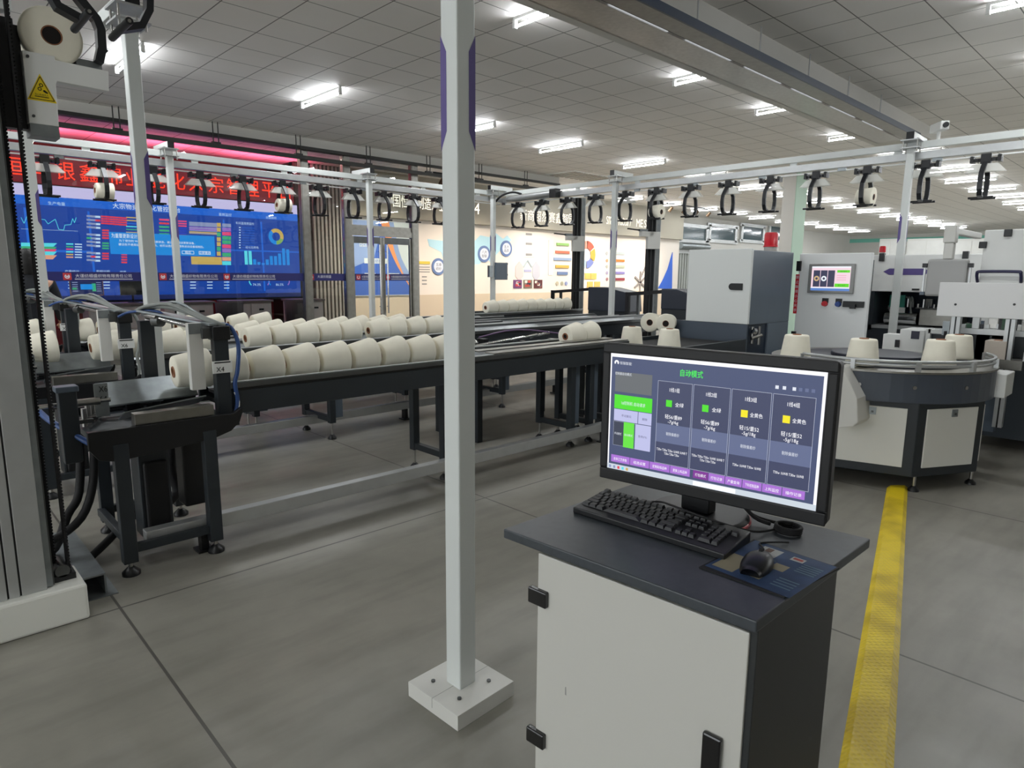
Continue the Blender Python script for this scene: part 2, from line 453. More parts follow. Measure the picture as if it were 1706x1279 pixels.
# video wall
t = thing('video_wall', 'large blue data video wall with charts behind the glass partition', 'screen', (4.2, 15.4, 1.0))
g = t.location
SX0, SX1, SZ1, SZ0 = .9, 7.46, 3.17, 1.0
MB(g).bb(SX0-.03, SX1+.03, 15.34, 15.43, SZ0-.05, SZ1+.02, black).build('screen_housing', t)
b = MB(g)
P = Panel(b, (SX0, 15.338, SZ1), (SX1-SX0, 0, 0), (0, 0, -(SZ1-SZ0)))
def sp(px, py):
    q = onY(px, py, 15.338); return ((q.x-SX0)/(SX1-SX0), (SZ1-q.z)/(SZ1-SZ0))
e_bg = em('navy', (8, 64, 160)); e_bg2 = em('blue', (18, 100, 212)); e_hd = em('lavender', (206, 196, 238)); e_w = em('pale', (196, 220, 246))
e_cy = em('cyan', (90, 220, 236)); e_pop = em('azure', (10, 138, 226)); e_pk = em('pink', (232, 70, 120)); e_gy = em('greyblue', (140, 150, 190))
e_gr = em('green', (58, 172, 120)); e_gd = em('gold', (206, 172, 92)); e_pu = em('violet', (150, 110, 196)); e_or = em('salmon', (230, 160, 130)); e_rd = em('scarlet', (226, 60, 80))
e_wh = em('white', (240, 246, 252)); e_dk = em('deepnavy', (14, 30, 84)); e_bl = em('royal', (36, 60, 190))
P.rect(0, 0, 1, 1, e_bg, 0); P.rect(0, 0, 1, .098, e_hd, 1); P.rect(0, .095, 1, .17, e_bg2, 1); P.rect(0, .955, 1, 1, e_dk, 1)
for u in (.18, .335, .73, .86): P.rect(u, .2, u+.006, .93, e_bg2, 1)
P.rect(.0, .55, .34, .57, e_bg2, 1); P.rect(.73, .5, 1, .515, e_bg2, 1)
P.text('大宗物资智能化管控平台', .5, .135, .05, e_wh, 3); P.text('生产电量', .26, .15, .03, e_w, 3); P.text('能耗监控', .74, .15, .03, e_w, 3); P.text('设备联网', .9, .15, .028, e_w, 3)
# line chart
pts = [(35, 362), (40, 372), (45, 360), (52, 370), (60, 364), (75, 366), (80, 373), (92, 365), (98, 382), (106, 383), (108, 375), (118, 374), (121, 364), (124, 371), (127, 362)]
P.line([sp(x, y) for x, y in pts], .0015, e_cy, 3)
P.line([sp(35, 381), sp(130, 385)], .0007, e_w, 3)
# stacked area
for y0, y1, mt in ((404, 410, e_cy), (410, 414, e_gr), (414, 418, e_pk), (418, 424, e_cy), (424, 431, e_or)):
    a = sp(35, y0); c = sp(95, y0+1); d = sp(95-(y1-y0), y1+1); e = sp(35, y1)
    P.poly([a, e, d, c], mt, 2)
for i in range(6):
    a = sp(110, 405+i*4.4); P.rect(a[0], a[1], a[0]+.018, a[1]+.012, (e_cy, e_gr, e_pk, e_cy, e_gd, e_or)[i], 2); P.rect(a[0]+.022, a[1]+.001, a[0]+.04, a[1]+.011, e_w, 2)
# tables of little cells
random.seed(3)
for cx in range(3):
    for cy in range(13):
        if cy in (4, 9): continue
        a = sp(144+cx*7, 358+cy*6.1+cx*.6); mt = (e_gy, e_gy, e_w)[cx] if random.random() > .12 else (e_rd if random.random() > .4 else e_gr)
        P.rect(a[0], a[1], a[0]+.014, a[1]+.018, mt, 2)
for cx in range(4):
    for cy in range(4):
        a = sp(168+cx*10, 359+cy*3.8+cx*.8); P.rect(a[0], a[1], a[0]+.022, a[1]+.014, e_rd, 2)
for cy in range(12):
    if cy in (4, 8): continue
    a = sp(170, 382+cy*4.3); P.rect(a[0], a[1], a[0]+.018, a[1]+.015, e_rd if cy < 4 or cy > 8 else e_gr, 2)
for cy in range(5):
    a = sp(202, 418+cy*4.4); P.rect(a[0], a[1], a[0]+.016, a[1]+.015, e_rd, 2)
for cy in range(6):
    a = sp(210, 361+cy*5); P.rect(a[0], a[1], a[0]+.04, a[1]+.01, (e_gd, e_gd, e_bg2, e_cy, e_gr, e_gd)[cy], 2)
# coloured bands on the right half
def strip(x0, y0, x1, y1, mt, k=2):
    a = sp(x0, y0); c = sp(x1, y1); P.rect(a[0], a[1], c[0], c[1], mt, k)
for i, mt in enumerate((e_pk, e_pk, e_pk, e_bl, e_bl, e_bl, e_rd)): strip(289, 366.5+i*4, 311, 370+i*4, mt)
for i, mt in enumerate((e_pk, e_rd, e_gr, e_gr, e_gr)): strip(265, 364+i*6, 282, 368+i*6, mt)
strip(315, 369, 362, 377, e_gy); strip(315, 377, 362, 385, e_pu); strip(315, 385, 362, 391, e_gd); strip(318, 427, 370, 441, e_gd)
for y in range(372, 390, 4): strip(315, y, 362, y+1, e_gy, 3)
for i, mt in enumerate((e_gd, e_gd, e_gr, e_gd, e_gd, e_gr, e_gd)): strip(361, 371+i*8, 368, 378+i*8, mt, 3)
for i, mt in enumerate((e_gy, e_pu, e_pk, e_gr, e_gr, e_pk, e_pu, e_gr, e_or, e_cy)): strip(370, 372+i*7, 385, 378.5+i*7, mt, 3)
# pop-up window
a = sp(181, 386); c = sp(359, 427)
P.rect(a[0], a[1], c[0], c[1], e_pop, 4)
w = c[0]-a[0]; hh = c[1]-a[1]
P.text('为重要更新设计划', a[0]+.15*w, a[1]+.16*hh, .042, e_wh, 5, .26*w)
P.text('为了使你的 Windows 保持最新状态，建议立即重启更新设备。', a[0]+.44*w, a[1]+.38*hh, .024, e_wh, 5, .78*w)
P.text('建议在不使用设备时安排更新，也可以选择立即重新启动设备或稍后。', a[0]+.48*w, a[1]+.55*hh, .024, e_wh, 5, .86*w)
for u, s_ in ((.72, '稍后'), (.89, '立即重启')):
    P.frame(a[0]+(u-.06)*w, a[1]+.76*hh, a[0]+(u+.06)*w, a[1]+.92*hh, .0012, e_wh, 5); P.text(s_, a[0]+u*w, a[1]+.84*hh, .026, e_wh, 5)
# right column: list, donut, bars, gauges
for i in range(9):
    q = sp(398, 378+i*4.2); P.rect(q[0], q[1], q[0]+.006, q[1]+.01, e_w, 2); P.rect(q[0]+.01, q[1]+.002, q[0]+.055, q[1]+.007, e_bg2, 2)
q = sp(460, 394)
P.ring(q[0], q[1], .045, .085, -40, 110, e_gd, 3); P.ring(q[0], q[1], .045, .085, 110, 180, em('olive', (130, 170, 90)), 3); P.ring(q[0], q[1], .045, .085, 180, 320, e_pop, 3)
for i, hgt in enumerate((15, 15, 6, 3, 2, 6, 10, 10, 13, 19, 18)):
    q = sp(408+i*7, 440.5+i*.1); P.rect(q[0], q[1]-hgt*.0095, q[0]+.011, q[1], e_cy if i < 2 else e_pop, 2)
for px_, a0, mt in ((424, -140, e_cy), (440, 20, e_pu), (456, -140, e_pop), (474, 20, e_pu)):
    q = sp(px_, 468); P.ring(q[0], q[1], .05, .062, a0, a0+120, mt, 3)
for px_, py_, s_ in ((428, 474, '74.3%'), (466, 474, '86.5%'), (330, 456, '纺纱总量'), (365, 457, '运行时间'), (120, 452, '产量统计'), (172, 452, '能耗分析'), (205, 453, '效率'), (420, 412, '近七日用电'), (408, 372, '车间温湿度监控')):
    q = sp(px_, py_); P.text(s_, q[0], q[1], .026, e_w, 3)
for r_ in range(3):
    for px_ in (322, 350, 378, 178, 120):
        q = sp(px_, 469+r_*5); P.rect(q[0]-.01, q[1], q[0]+.008, q[1]+.009, e_w, 3)
P.line([sp(40, 458.5), sp(480, 462)], .0006, e_cy, 3)
b.build('display', t)

# desks, monitors and chairs of the control room in front of the video wall
def console(x0, x1, label, first=None):
    t = thing('control_desk', label, 'desk', ((x0+x1)/2, 14.55, 0), group='control desks before the video wall'); g = t.location
    MB(g).bb(x0, x1, 14.3, 14.8, 0, .94, mat('desk_ivory', (196, 186, 180), .5)).build('carcass', t, .008)
    MB(g).bb(x0-.03, x1+.03, 14.24, 14.84, .94, .98, mat('desk_top', (120, 112, 110), .4)).build('desk_top', t, .006)
    n = max(2, round((x1-x0)/.5)); w = (x1-x0)/n
    for i in range(n):
        d = MB(g).bb(x0+i*w+.02, x0+(i+1)*w-.02, 14.28, 14.3, .5, .9, mat('desk_front', (206, 197, 192), .5)).build('drawer', t)
        MB(g).bb(x0+(i+.5)*w-.05, x0+(i+.5)*w+.05, 14.268, 14.281, .76, .8, black).build('drawer_handle', d)
console(2.75, 3.75, 'ivory control desk behind the second transfer portal, left of the steel mullion')
console(4.05, 5.0, 'ivory control desk just left of the steel mullion of the glass wall')
console(5.3, 6.25, 'ivory control desk with two dark pulls right of the steel mullion')
console(6.75, 7.5, 'ivory control desk at the right end of the video wall')
def small_monitor(px0, py0, px1, py1, label, lit):
    Y = 14.5; a = onY(px0, py0, Y); c = onY(px1, py1, Y)
    t = thing('desk_monitor', label, 'monitor', ((a.x+c.x)/2, Y, .98)); g = t.location
    MB(g).bb(a.x, c.x, Y, Y+.04, c.z, a.z, mat('rosy_frame', (190, 140, 120), .4) if lit else black).build('housing', t, .006)
    b = MB(g); P = Panel(b, (a.x+.015, Y-.001, a.z-.015), (c.x-a.x-.03, 0, 0), (0, 0, -(a.z-c.z-.03)))
    if lit:
        P.rect(0, 0, 1, 1, e_dk, 0); P.rect(.3, .25, .72, .62, e_pop, 1); P.rect(.66, .2, .78, .75, e_gr, 1); P.rect(.04, .5, .18, .62, e_gr, 2)
        for i in range(5): P.rect(.05, .1+i*.15, .22, .15+i*.15, e_gy, 1); P.rect(.8, .12+i*.15, .95, .16+i*.15, e_gy, 1)
    else: P.rect(0, 0, 1, 1, mat('blank_screen', (30, 32, 36), .25), 0)
    b.build('screen', t)
    s = MB(g); s.cyl(((a.x+c.x)/2, Y+.05, .98), ((a.x+c.x)/2, Y+.05, c.z+.05), .02, black); s.cyl(((a.x+c.x)/2, Y+.05, .98), ((a.x+c.x)/2, Y+.05, .995), .1, black)
    s.build('stand', t)
small_monitor(115, 466, 174, 492, 'small lit desk monitor with pale frame in front of the video wall', True)
small_monitor(199, 467, 243, 491, 'switched-off black desk monitor in front of the video wall', False)
def office_chair(x, y, label):
    t = thing('office_chair', label, 'chair', (x, y, 0), R(10), 'grey office chairs of the control room')
    f = mat('chair_fabric', (72, 70, 72), .8)
    MB().lathe((0, 0, .42), (0, 0, .5), [(.22, 0), (.25, .3), (.25, .8), (.2, 1)], f).build('seat', t)
    b = MB()
    pts = []
    for i in range(13):
        a = R(-100+200*i/12); pts.append((.26*math.sin(a), -.26*math.cos(a)))
    vs = [(x_, y_, .5) for x_, y_ in pts]+[(x_*1.08, y_*1.08, .98) for x_, y_ in pts]+[(x_*.84, y_*.84, .5) for x_, y_ in pts]+[(x_*.92, y_*.92, .98) for x_, y_ in pts]
    fs = []
    for i in range(12):
        fs += [(i, i+1, 14+i, 13+i), (26+i+1, 26+i, 39+i, 39+i+1), (13+i, 14+i, 40+i, 39+i), (i+1, i, 26+i, 27+i)]
    fs += [(0, 13, 39, 26), (12, 38, 51, 25)]
    b.add(vs, fs, f, None, True); b.build('backrest', t)
    for sx in (-1, 1):
        for sy in (-1, 1):
            MB().cyl((sx*.14, sy*.14, .43), (sx*.22, sy*.22, 0), .014, black, seg=8).build('leg', t)
office_chair(5.02+.1, 13.75, 'dark grey tub chair right of the twin white poles, before the desks')
office_chair(6.55, 13.7, 'dark grey tub chair near the right end of the video wall')

# person seen from behind, left
t = thing('person', 'person in dark clothes seen from behind, half hidden by the lift column', 'person', (1.2, 9.0, 0), R(-8))
def skin_body(name, chains, mt, parent, sub=2):
    vs = []; es = []; rs = []; idx = {}
    for ch in chains:
        prev = None
        for p, r in ch:
            k = tuple(round(c, 4) for c in p)
            if k not in idx:
                idx[k] = len(vs); vs.append(p); rs.append(r)
            if prev is not None and prev != idx[k]: es.append((prev, idx[k]))
            prev = idx[k]
    me = bpy.data.meshes.new(name); me.from_pydata(vs, es, []); o = bpy.data.objects.new(name, me); C.objects.link(o)
    md = o.modifiers.new('skin', 'SKIN'); md.use_smooth_shade = True
    for i, r in enumerate(rs):
        sv = me.skin_vertices[0].data[i]; sv.radius = (r, r) if not isinstance(r, tuple) else r; sv.use_root = (i == 0)
    sb = o.modifiers.new('sub', 'SUBSURF'); sb.levels = sub; sb.render_levels = sub
    dg = bpy.context.evaluated_depsgraph_get(); dg.update()
    nm = bpy.data.meshes.new_from_object(o.evaluated_get(dg)); nm.name = name
    o.modifiers.clear(); o.data = nm; nm.materials.clear(); nm.materials.append(mt)
    if parent: o.parent = parent
    return o
body = []
pel = ((0, 0, .98), .13)
body.append([pel, ((0, .01, 1.12), .125), ((0, 0, 1.3), .15), ((0, -.01, 1.44), .13), ((0, 0, 1.52), .055), ((0, .02, 1.58), .055), ((0, .03, 1.66), .085), ((0, .035, 1.74), .08)])
for s in (-1, 1):
    body.append([pel, ((s*.1, 0, .9), .095), ((s*.11, .02, .5), .062), ((s*.11, -.01, .1), .042), ((s*.11, .09, .045), .036), ((s*.11, .16, .03), .026)])
    hand = (s*.27, .2, .98)
    body.append([((0, -.01, 1.44), .13), ((s*.19, 0, 1.43), .065), ((s*.25, -.01, 1.16), .048), ((s*.26, .13, 1.02), .034), (hand, .032)])
    for q in range(4):
        fx = s*(.235+.022*q)
        body.append([(hand, .032), ((fx, .25, .965), .011), ((fx, .28, .945), .009), ((fx, .29, .92), .008)])
    body.append([(hand, .032), ((s*.225, .215, .97), .011), ((s*.215, .24, .955), .009)])
skin_body('body', body, skin, t, 2)
cl = []
cp = ((0, 0, .96), .145)
cl.append([cp, ((0, .01, 1.12), .14), ((0, 0, 1.3), .165), ((0, -.01, 1.43), .145), ((0, 0, 1.5), .078), ((0, .01, 1.565), .07)])
for s in (-1, 1):
    cl.append([((0, -.01, 1.43), .145), ((s*.19, 0, 1.43), .078), ((s*.25, -.01, 1.16), .06), ((s*.262, .12, 1.03), .046)])
skin_body('jacket', cl, cloth, t, 2)
tr_ = [[((0, 0, .97), .14), ((0, 0, .93), .14)]]
for s in (-1, 1): tr_.append([((0, 0, .97), .14), ((s*.1, 0, .88), .105), ((s*.11, .02, .5), .075), ((s*.11, -.01, .07), .06)])
skin_body('trousers', tr_, mat('trouser_cloth', (24, 26, 32), .85), t, 2)
hb = MB(); hb.lathe((0, .0, 1.545), (0, .01, 1.83), [(.07, 0), (.095, .2), (.104, .5), (.095, .75), (.06, .95), (.01, 1)], hairm, 20); hb.build('hair', t)
fb = MB(); fb.lathe((0, .115, 1.66), (0, .14, 1.63), [(.012, 0), (.016, .6), (.008, 1)], skin, 10)
for s in (-1, 1): fb.lathe((s*.1, .03, 1.68), (s*.115, .025, 1.68), [(.028, 0), (.024, 1)], skin, 10)
fb.build('nose_and_ears', t)

# exhibit wall graphics
EY = 15.458
def exhibit(name, label, px, py, fn, cat='wall graphic', group=None, Y=EY):
    q = onY(px, py, Y)
    t = MB((q.x, Y, q.z)); fn(t); o = t.build(name); o.location = (q.x, Y, q.z)
    return tag(o, label, cat, group)
def wp(px, py, d=0): q = onY(px, py, EY); return Vector((q.x, EY-d, q.z))
def plate(t, px0, py0, px1, py1, mt, d=.012):
    a = wp(px0, py0); c = wp(px1, py1); t.bb(a.x, c.x, EY-d, EY, min(a.z, c.z), max(a.z, c.z), mt)
# blue poster seen through the doors
pb = mat('poster_blue', (62, 104, 196), .4); pb2 = mat('poster_pale_blue', (150, 176, 224), .4); po = mat('poster_orange', (250, 160, 96), .4); pw = mat('poster_white', (226, 236, 236), .4)
t = thing('wall_poster', 'blue printed poster with an orange swoosh seen through the glass doors', 'poster', (9.95, EY, .98)); g = t.location
MB(g).bb(8.98, 10.9, EY-.05, EY, .98, 2.96, mat('poster_case', (200, 205, 215), .4)).build('case', t)
b = MB(g); P = Panel(b, (9.0, EY-.051, 2.94), (1.88, 0, 0), (0, 0, -1.94))
P.rect(0, 0, 1, 1, pb, 0); P.poly([(.0, 0), (.0, .62), (.32, .5), (.42, .2), (.4, 0)], pb2, 1)
def swoosh(us, vs, mt, k):
    n = len(us)
    for i in range(n-1):
        P.poly([(us[i][0], vs[i]), (us[i+1][0], vs[i+1]), (us[i+1][1], vs[i+1]), (us[i][1], vs[i])], mt, k)
VV = [0, .1, .2, .3, .4, .5, .6, .7, .8, .9]
swoosh([(.52, 1), (.56, 1), (.58, 1), (.61, 1), (.64, 1), (.68, 1), (.73, 1), (.8, 1), (.88, 1), (.97, 1)], VV, pb2, 2)
swoosh([(.44, .58), (.48, .61), (.51, .62), (.55, .64), (.6, .67), (.65, .71), (.71, .76), (.78, .81), (.85, .88), (.93, .94)], VV, po, 3)
swoosh([(.66, 1), (.68, 1), (.7, 1), (.72, 1), (.75, 1), (.79, 1), (.85, 1), (.92, 1), (.99, 1), (1, 1)], VV, pw, 4)
P.rect(.16, .5, .55, .57, pw, 5); P.text('智能纺纱', .34, .535, .05, pb, 6)
for u, s_ in ((.16, '活动'), (.56, '体验')): P.rect(u, .7, u+.18, .78, pw, 5); P.rect(u+.02, .715, u+.16, .765, mat('pill_red', (190, 90, 80), .5), 6); P.text(s_, u+.09, .74, .035, pw, 7)
P.text('品质', .2, .3, .1, pw, 5)
b.build('printed_face', t)
# raised lettering on the fascia
glowltr = em('sign_letter', (255, 246, 226), 1.5)
def letters(txt, pxs, pys, label, sz, cat='sign', nm='raised_lettering', Y=15.301):
    a = onY(pxs[0], pys[0], Y); c = onY(pxs[1], pys[1], Y)
    t = MB(((a.x+c.x)/2, Y, (a.z+c.z)/2))
    zc = a.z
    n = len(txt); zc = (a.z+c.z)/2
    for i, ch in enumerate(txt):
        P = Panel(t, (a.x+(c.x-a.x)*(i/n), Y-.0015, zc+sz/2), ((c.x-a.x)/n, 0, 0), (0, 0, -sz))
        P.text(ch, .5, .5, .95, glowltr, 1, .9)
    o = t.build(nm); o.location = ((a.x+c.x)/2, Y, (a.z+c.z)/2)
    return tag(o, label, cat)
letters('中国恒信制造产业园2024', (640, 800), (328, 352), 'glowing white fascia lettering left of the near white pole, ending in 2024', .34)
letters('新商超然赛鑫智园', (866, 958), (358, 365), 'glowing white fascia lettering behind the hanging grippers, left of the tall lift', .36)
letters('Smart factory', (1010, 1052), (367, 370), 'glowing Latin lettering on the fascia right of the white transport post', .3)
letters('MES', (1060, 1078), (371, 373), 'short glowing lettering at the right end of the fascia', .3)
# map with medallions
pm = mat('map_cyan', (186, 226, 240), .6); md_b = mat('medallion_blue', (104, 128, 176), .5); md_w = mat('medallion_white', (230, 236, 248), .5); inkg = mat('print_grey', (150, 148, 146), .6); inkb = mat('print_dark', (90, 92, 104), .6)
def fmap(t):
    M = Matrix.Translation((0, EY, 0)) @ Matrix.Rotation(R(90), 4, 'X')
    pts = [(712, 398), (745, 402), (790, 402), (800, 392), (815, 395), (822, 385), (838, 398), (845, 392), (852, 400), (838, 412), (826, 425), (818, 438), (810, 430), (798, 440), (770, 442), (740, 436), (735, 420), (715, 410)]
    P2 = [(wp(x, y).x, wp(x, y).z) for x, y in pts]
    t.prism(P2, 0, .004, pm, M)
exhibit('printed_map', 'pale cyan printed map on the exhibit wall behind the near white pole', 780, 415, fmap)
def medallion(px, py, r, s1, s2, label):
    def f(t):
        c = wp(px, py)
        t.cyl(c, c-Vector((0, .02, 0)), r, md_b, seg=32); t.cyl(c-Vector((0, .02, 0)), c-Vector((0, .026, 0)), r*.7, md_w, seg=32)
        P = Panel(t, c+Vector((-r, -.027, r)), (2*r, 0, 0), (0, 0, -2*r))
        P.text(s1, .5, .38, .2, inkb, 1); P.text(s2, .5, .62, .2, inkb, 1)
    exhibit('medallion', label, px, py, f, 'wall medallion', 'round medallions on the map')
medallion(730, 444, .24, '五维', '纺纱', 'round blue medallion left of the near white pole, lowest of the three')
medallion(806, 423, .25, '八大', '智联', 'round blue medallion between the near white pole and the post with a dark box')
medallion(843, 414, .25, '五大', '品类', 'round blue medallion right of the post with the dark box')
def ftext(t):
    plate(t, 698, 435, 716, 440, mat('print_yellow', (226, 204, 84), .5))
    for y in (444, 448, 452): plate(t, 698, y, 716, y+1.6, inkg, .003)
    for y in (460, 466, 472): plate(t, 703, y, 711, y+2, inkg, .003)
exhibit('caption_block', 'yellow headed caption with grey text lines beside the door frame', 707, 452, ftext)
def fflow(t):
    for y in (388, 404, 422): plate(t, 876, y, 886, y+4, inkg, .01)
    for y in (398, 415, 428): plate(t, 873, y, 890, y+1, inkg, .003)
    for sx in (-1, 1):
        a = wp(879, 434); c = wp(879+sx*7, 445); t.bar(a-Vector((0, .006, 0)), c-Vector((0, .006, 0)), .012, .05, mat('chevron', (176, 190, 196), .5))
    plate(t, 873, 449, 885, 453, mat('tile_lilac', (176, 176, 210), .5), .01)
    for px, mt in ((865, mat('hex_rose', (222, 200, 198), .5)), (893, mat('hex_grey', (196, 196, 206), .5))):
        c = wp(px, 452); t.prism([(c.x+.2*math.sin(R(60*i)), c.z+.32*math.cos(R(60*i))) for i in range(6)], 0, .012, mt, Matrix.Translation((0, EY, 0)) @ Matrix.Rotation(R(90), 4, 'X'))
exhibit('flow_diagram', 'printed flow diagram with chevron and two hexagons on the exhibit wall', 879, 430, fflow)
for i, (x0, c1, c2) in enumerate(((855, (110, 60, 110), (196, 60, 70)), (872, (120, 110, 96), (186, 70, 60)), (889, (92, 40, 40), (140, 90, 80)))):
    def f(t):
        plate(t, x0, 466, x0+14, 480, mat('photo_base_%d' % i, c1, .5), .015)
        random.seed(i)
        for k in range(7):
            u = random.uniform(1, 9); v = random.uniform(1, 9)
            plate(t, x0+u, 466+v, x0+u+4, 466+v+4, mat('photo_spot_%d_%d' % (i, k % 3), (c2, (230, 222, 210), (50, 40, 60))[k % 3], .5), .017+.0005*k)
    exhibit('photo_tile', ('purple and red', 'brown and red', 'dark maroon')[i]+' square photo tile below the flow diagram', x0+7, 473, f, 'picture', 'photo tiles under the flow diagram')
for i, (y, x0, x1, c) in enumerate(((407, 927, 947, (150, 196, 110)), (420, 925, 948, (230, 120, 90)), (431.5, 922, 951, (150, 170, 200)), (444, 925, 947, (230, 176, 80)), (455, 928, 945, (110, 130, 170)))):
    exhibit('title_bar', ('green', 'orange red', 'long blue grey', 'amber', 'steel blue')[i]+' rounded title bar in the stack left of the tall lift', (x0+x1)/2, y, lambda t: plate(t, x0, y-2.6, x1, y+2.6, mat('bar_%d' % i, c, .5), .03), 'wall graphic', 'coloured title bars')
exhibit('white_side_panel', 'tall white plaque left of the coloured title bars', 917, 428, lambda t: plate(t, 914, 400, 920, 458, mat('plaque_white', (252, 250, 246), .5), .02))
for i, px in enumerate((928, 936, 943)):
    def f(t):
        c = wp(px, 472); t.cyl(c, c-Vector((0, .015, 0)), .07, (mat('badge_sand', (196, 186, 160), .5), mat('badge_olive', (180, 176, 150), .5), mat('badge_blue', (150, 160, 200), .5))[i], seg=20)
    exhibit('round_badge', ('sand', 'olive', 'pale blue')[i]+' round badge under the title bars', px, 472, f, 'wall graphic', 'round badges')
def fwheel(t):
    c = wp(977, 424)
    for a0, cc in ((0, (222, 96, 76)), (62, (226, 170, 70)), (124, (120, 132, 190)), (186, (176, 204, 214)), (248, (190, 200, 180)), (310, (214, 150, 130))):
        P = Panel(t, c+Vector((-.5, -.02, .5)), (1, 0, 0), (0, 0, -1)); P.ring(.5, .5, .22, .48, a0, a0+56, mat('wheel_%d' % a0, cc, .5), 1, 8)
exhibit('wheel_chart', 'multicoloured ring chart right of the tall lift', 977, 424, fwheel)
for i, (x, y) in enumerate(((974, 455), (984, 455), (978, 469), (990, 469))):
    exhibit('amber_tile', ('upper left', 'upper right', 'lower left', 'lower right')[i]+' amber tile under the ring chart', x+4, y+5, lambda t: plate(t, x, y, x+9, y+10, mat('tile_amber', (232, 190, 100), .5), .02), 'wall graphic', 'amber tiles')
for i, (y, c) in enumerate(((422, (190, 200, 200)), (434, (230, 130, 50)), (444, (190, 196, 170)), (454.5, (140, 130, 190)), (465, (150, 60, 70)))):
    exhibit('entry_bar', ('grey', 'orange', 'sage', 'violet', 'maroon')[i]+' entry bar right of the white transport post', 1030, y, lambda t: (plate(t, 1022, y-2.2, 1040, y+2.2, mat('entry_%d' % i, c, .5), .02), t.cyl(wp(1011, y), wp(1011, y, .02), .06, mat('dot_%d' % i, ((c[0]+200)//2, (c[1]+190)//2, (c[2]+190)//2), .5), seg=16)), 'wall graphic', 'entry bars')
def fstar(t):
    c = wp(1066, 470)
    for a in range(0, 360, 60):
        d = Vector((math.sin(R(a)), 0, math.cos(R(a)))); t.bar(c-Vector((0, .02, 0)), c+d*.42-Vector((0, .02, 0)), .03, .07, mat('emblem_grey', (150, 142, 138), .5))
    for k in range(5):
        q = wp(1068+k*1.6, 460-k*3.4); t.cyl(q, q-Vector((0, .02, 0)), .05, mat('emblem_grey', (150, 142, 138), .5), seg=10)
exhibit('leaf_emblem', 'grey star shaped emblem on the exhibit wall left of the second lift', 1066, 468, fstar)
def fswirl(t):
    a = wp(1096, 481); M = Matrix.Translation((0, EY, 0)) @ Matrix.Rotation(R(90), 4, 'X')
    pts = [(1096, 480), (1104, 466), (1112, 448), (1117, 430), (1120, 420), (1119, 482)]
    t.prism([(wp(x, y).x, wp(x, y).z) for x, y in pts][::-1], 0, .02, mat('swirl_blue', (52, 104, 214), .5), M)
exhibit('blue_swirl', 'blue curved graphic at the right end of the exhibit wall', 1110, 455, fswirl)

# ---- track along the glass wall, drop beam, trough and vent
t = thing('curtain_track', 'long dark suspended track running along the top of the glass wall', 'track', (5, 12.45, 3.8)); g = t.location
MB(g).bb(-4, 13.7, 12.42, 12.5, 3.76, 3.83, trackm).build('lower_tube', t)
MB(g).bb(-4, 13.7, 12.5, 12.56, 3.96, 4.02, trackm).build('upper_tube', t)
for i in range(11):
    x = -3.2+i*1.55
    h = MB(g); h.cyl((x, 12.46, 3.82), (x, 12.46, 4.2), .01, trackm, seg=8); h.cyl((x+.09, 12.46, 3.82), (x+.09, 12.46, 4.2), .01, trackm, seg=8); h.bb(x-.03, x+.12, 12.43, 12.5, 3.82, 3.86, black)
    h.build('hanger', t)
struct(MB().bb(-6, 14.2, 3.69, 4.6, 4.0, 4.2, wallm).build('trim_12'))
t = thing('steel_trough', 'long stainless steel ceiling trough with a bright line in its slot under the drop beam', 'ceiling trough', (5, 3.6, 3.75)); g = t.location
MB(g).bb(-5, 12.0, 3.63, 4.0, 3.74, 3.76, steel).bb(-5, 12.0, 3.99, 4.01, 3.74, 3.86, steel).build('left_tray', t)
MB(g).bb(-5, 12.0, 3.39, 3.59, 3.74, 3.76, satin).build('right_tray', t)
MB(g).bb(-5, 12.0, 3.375, 3.395, 3.735, 3.81, mat('lip_gap_shade', (44, 56, 74), .35)).build('gap_shade_lip', t)  # lip coloured dark to stand in for the shaded gap under the beam
MB(g).bb(-5, 12.0, 3.55, 4.0, 3.83, 3.86, dark).build('top_plate', t)
ls = em('slot_strip', (236, 242, 250), 1.6)  # thin emissive segments draw the bright line along the slot
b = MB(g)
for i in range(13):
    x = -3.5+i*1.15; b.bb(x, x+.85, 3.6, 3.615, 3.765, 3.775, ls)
b.build('emissive_strip', t)
for i in range(13):
    x = -4.2+i*1.25; MB(g).cyl((x, 3.6, 3.85), (x, 3.6, 4.2), .008, alu, seg=6).build('suspension_rod', t)
q = onZ(970, 294, 4.19)
t = thing('ceiling_vent', 'slatted white ceiling vent near the corner of the glass wall beam', 'vent', (q.x, q.y, 4.19)); g = t.location
MB(g).bb(q.x-.9, q.x+.9, q.y-.5, q.y+.5, 4.185, 4.2, white).build('frame', t)
b = MB(g)
for i in range(9): b.bb(q.x-.8+i*.2, q.x-.7+i*.2, q.y-.45, q.y+.45, 4.175, 4.186, curtain)
b.build('slats', t)

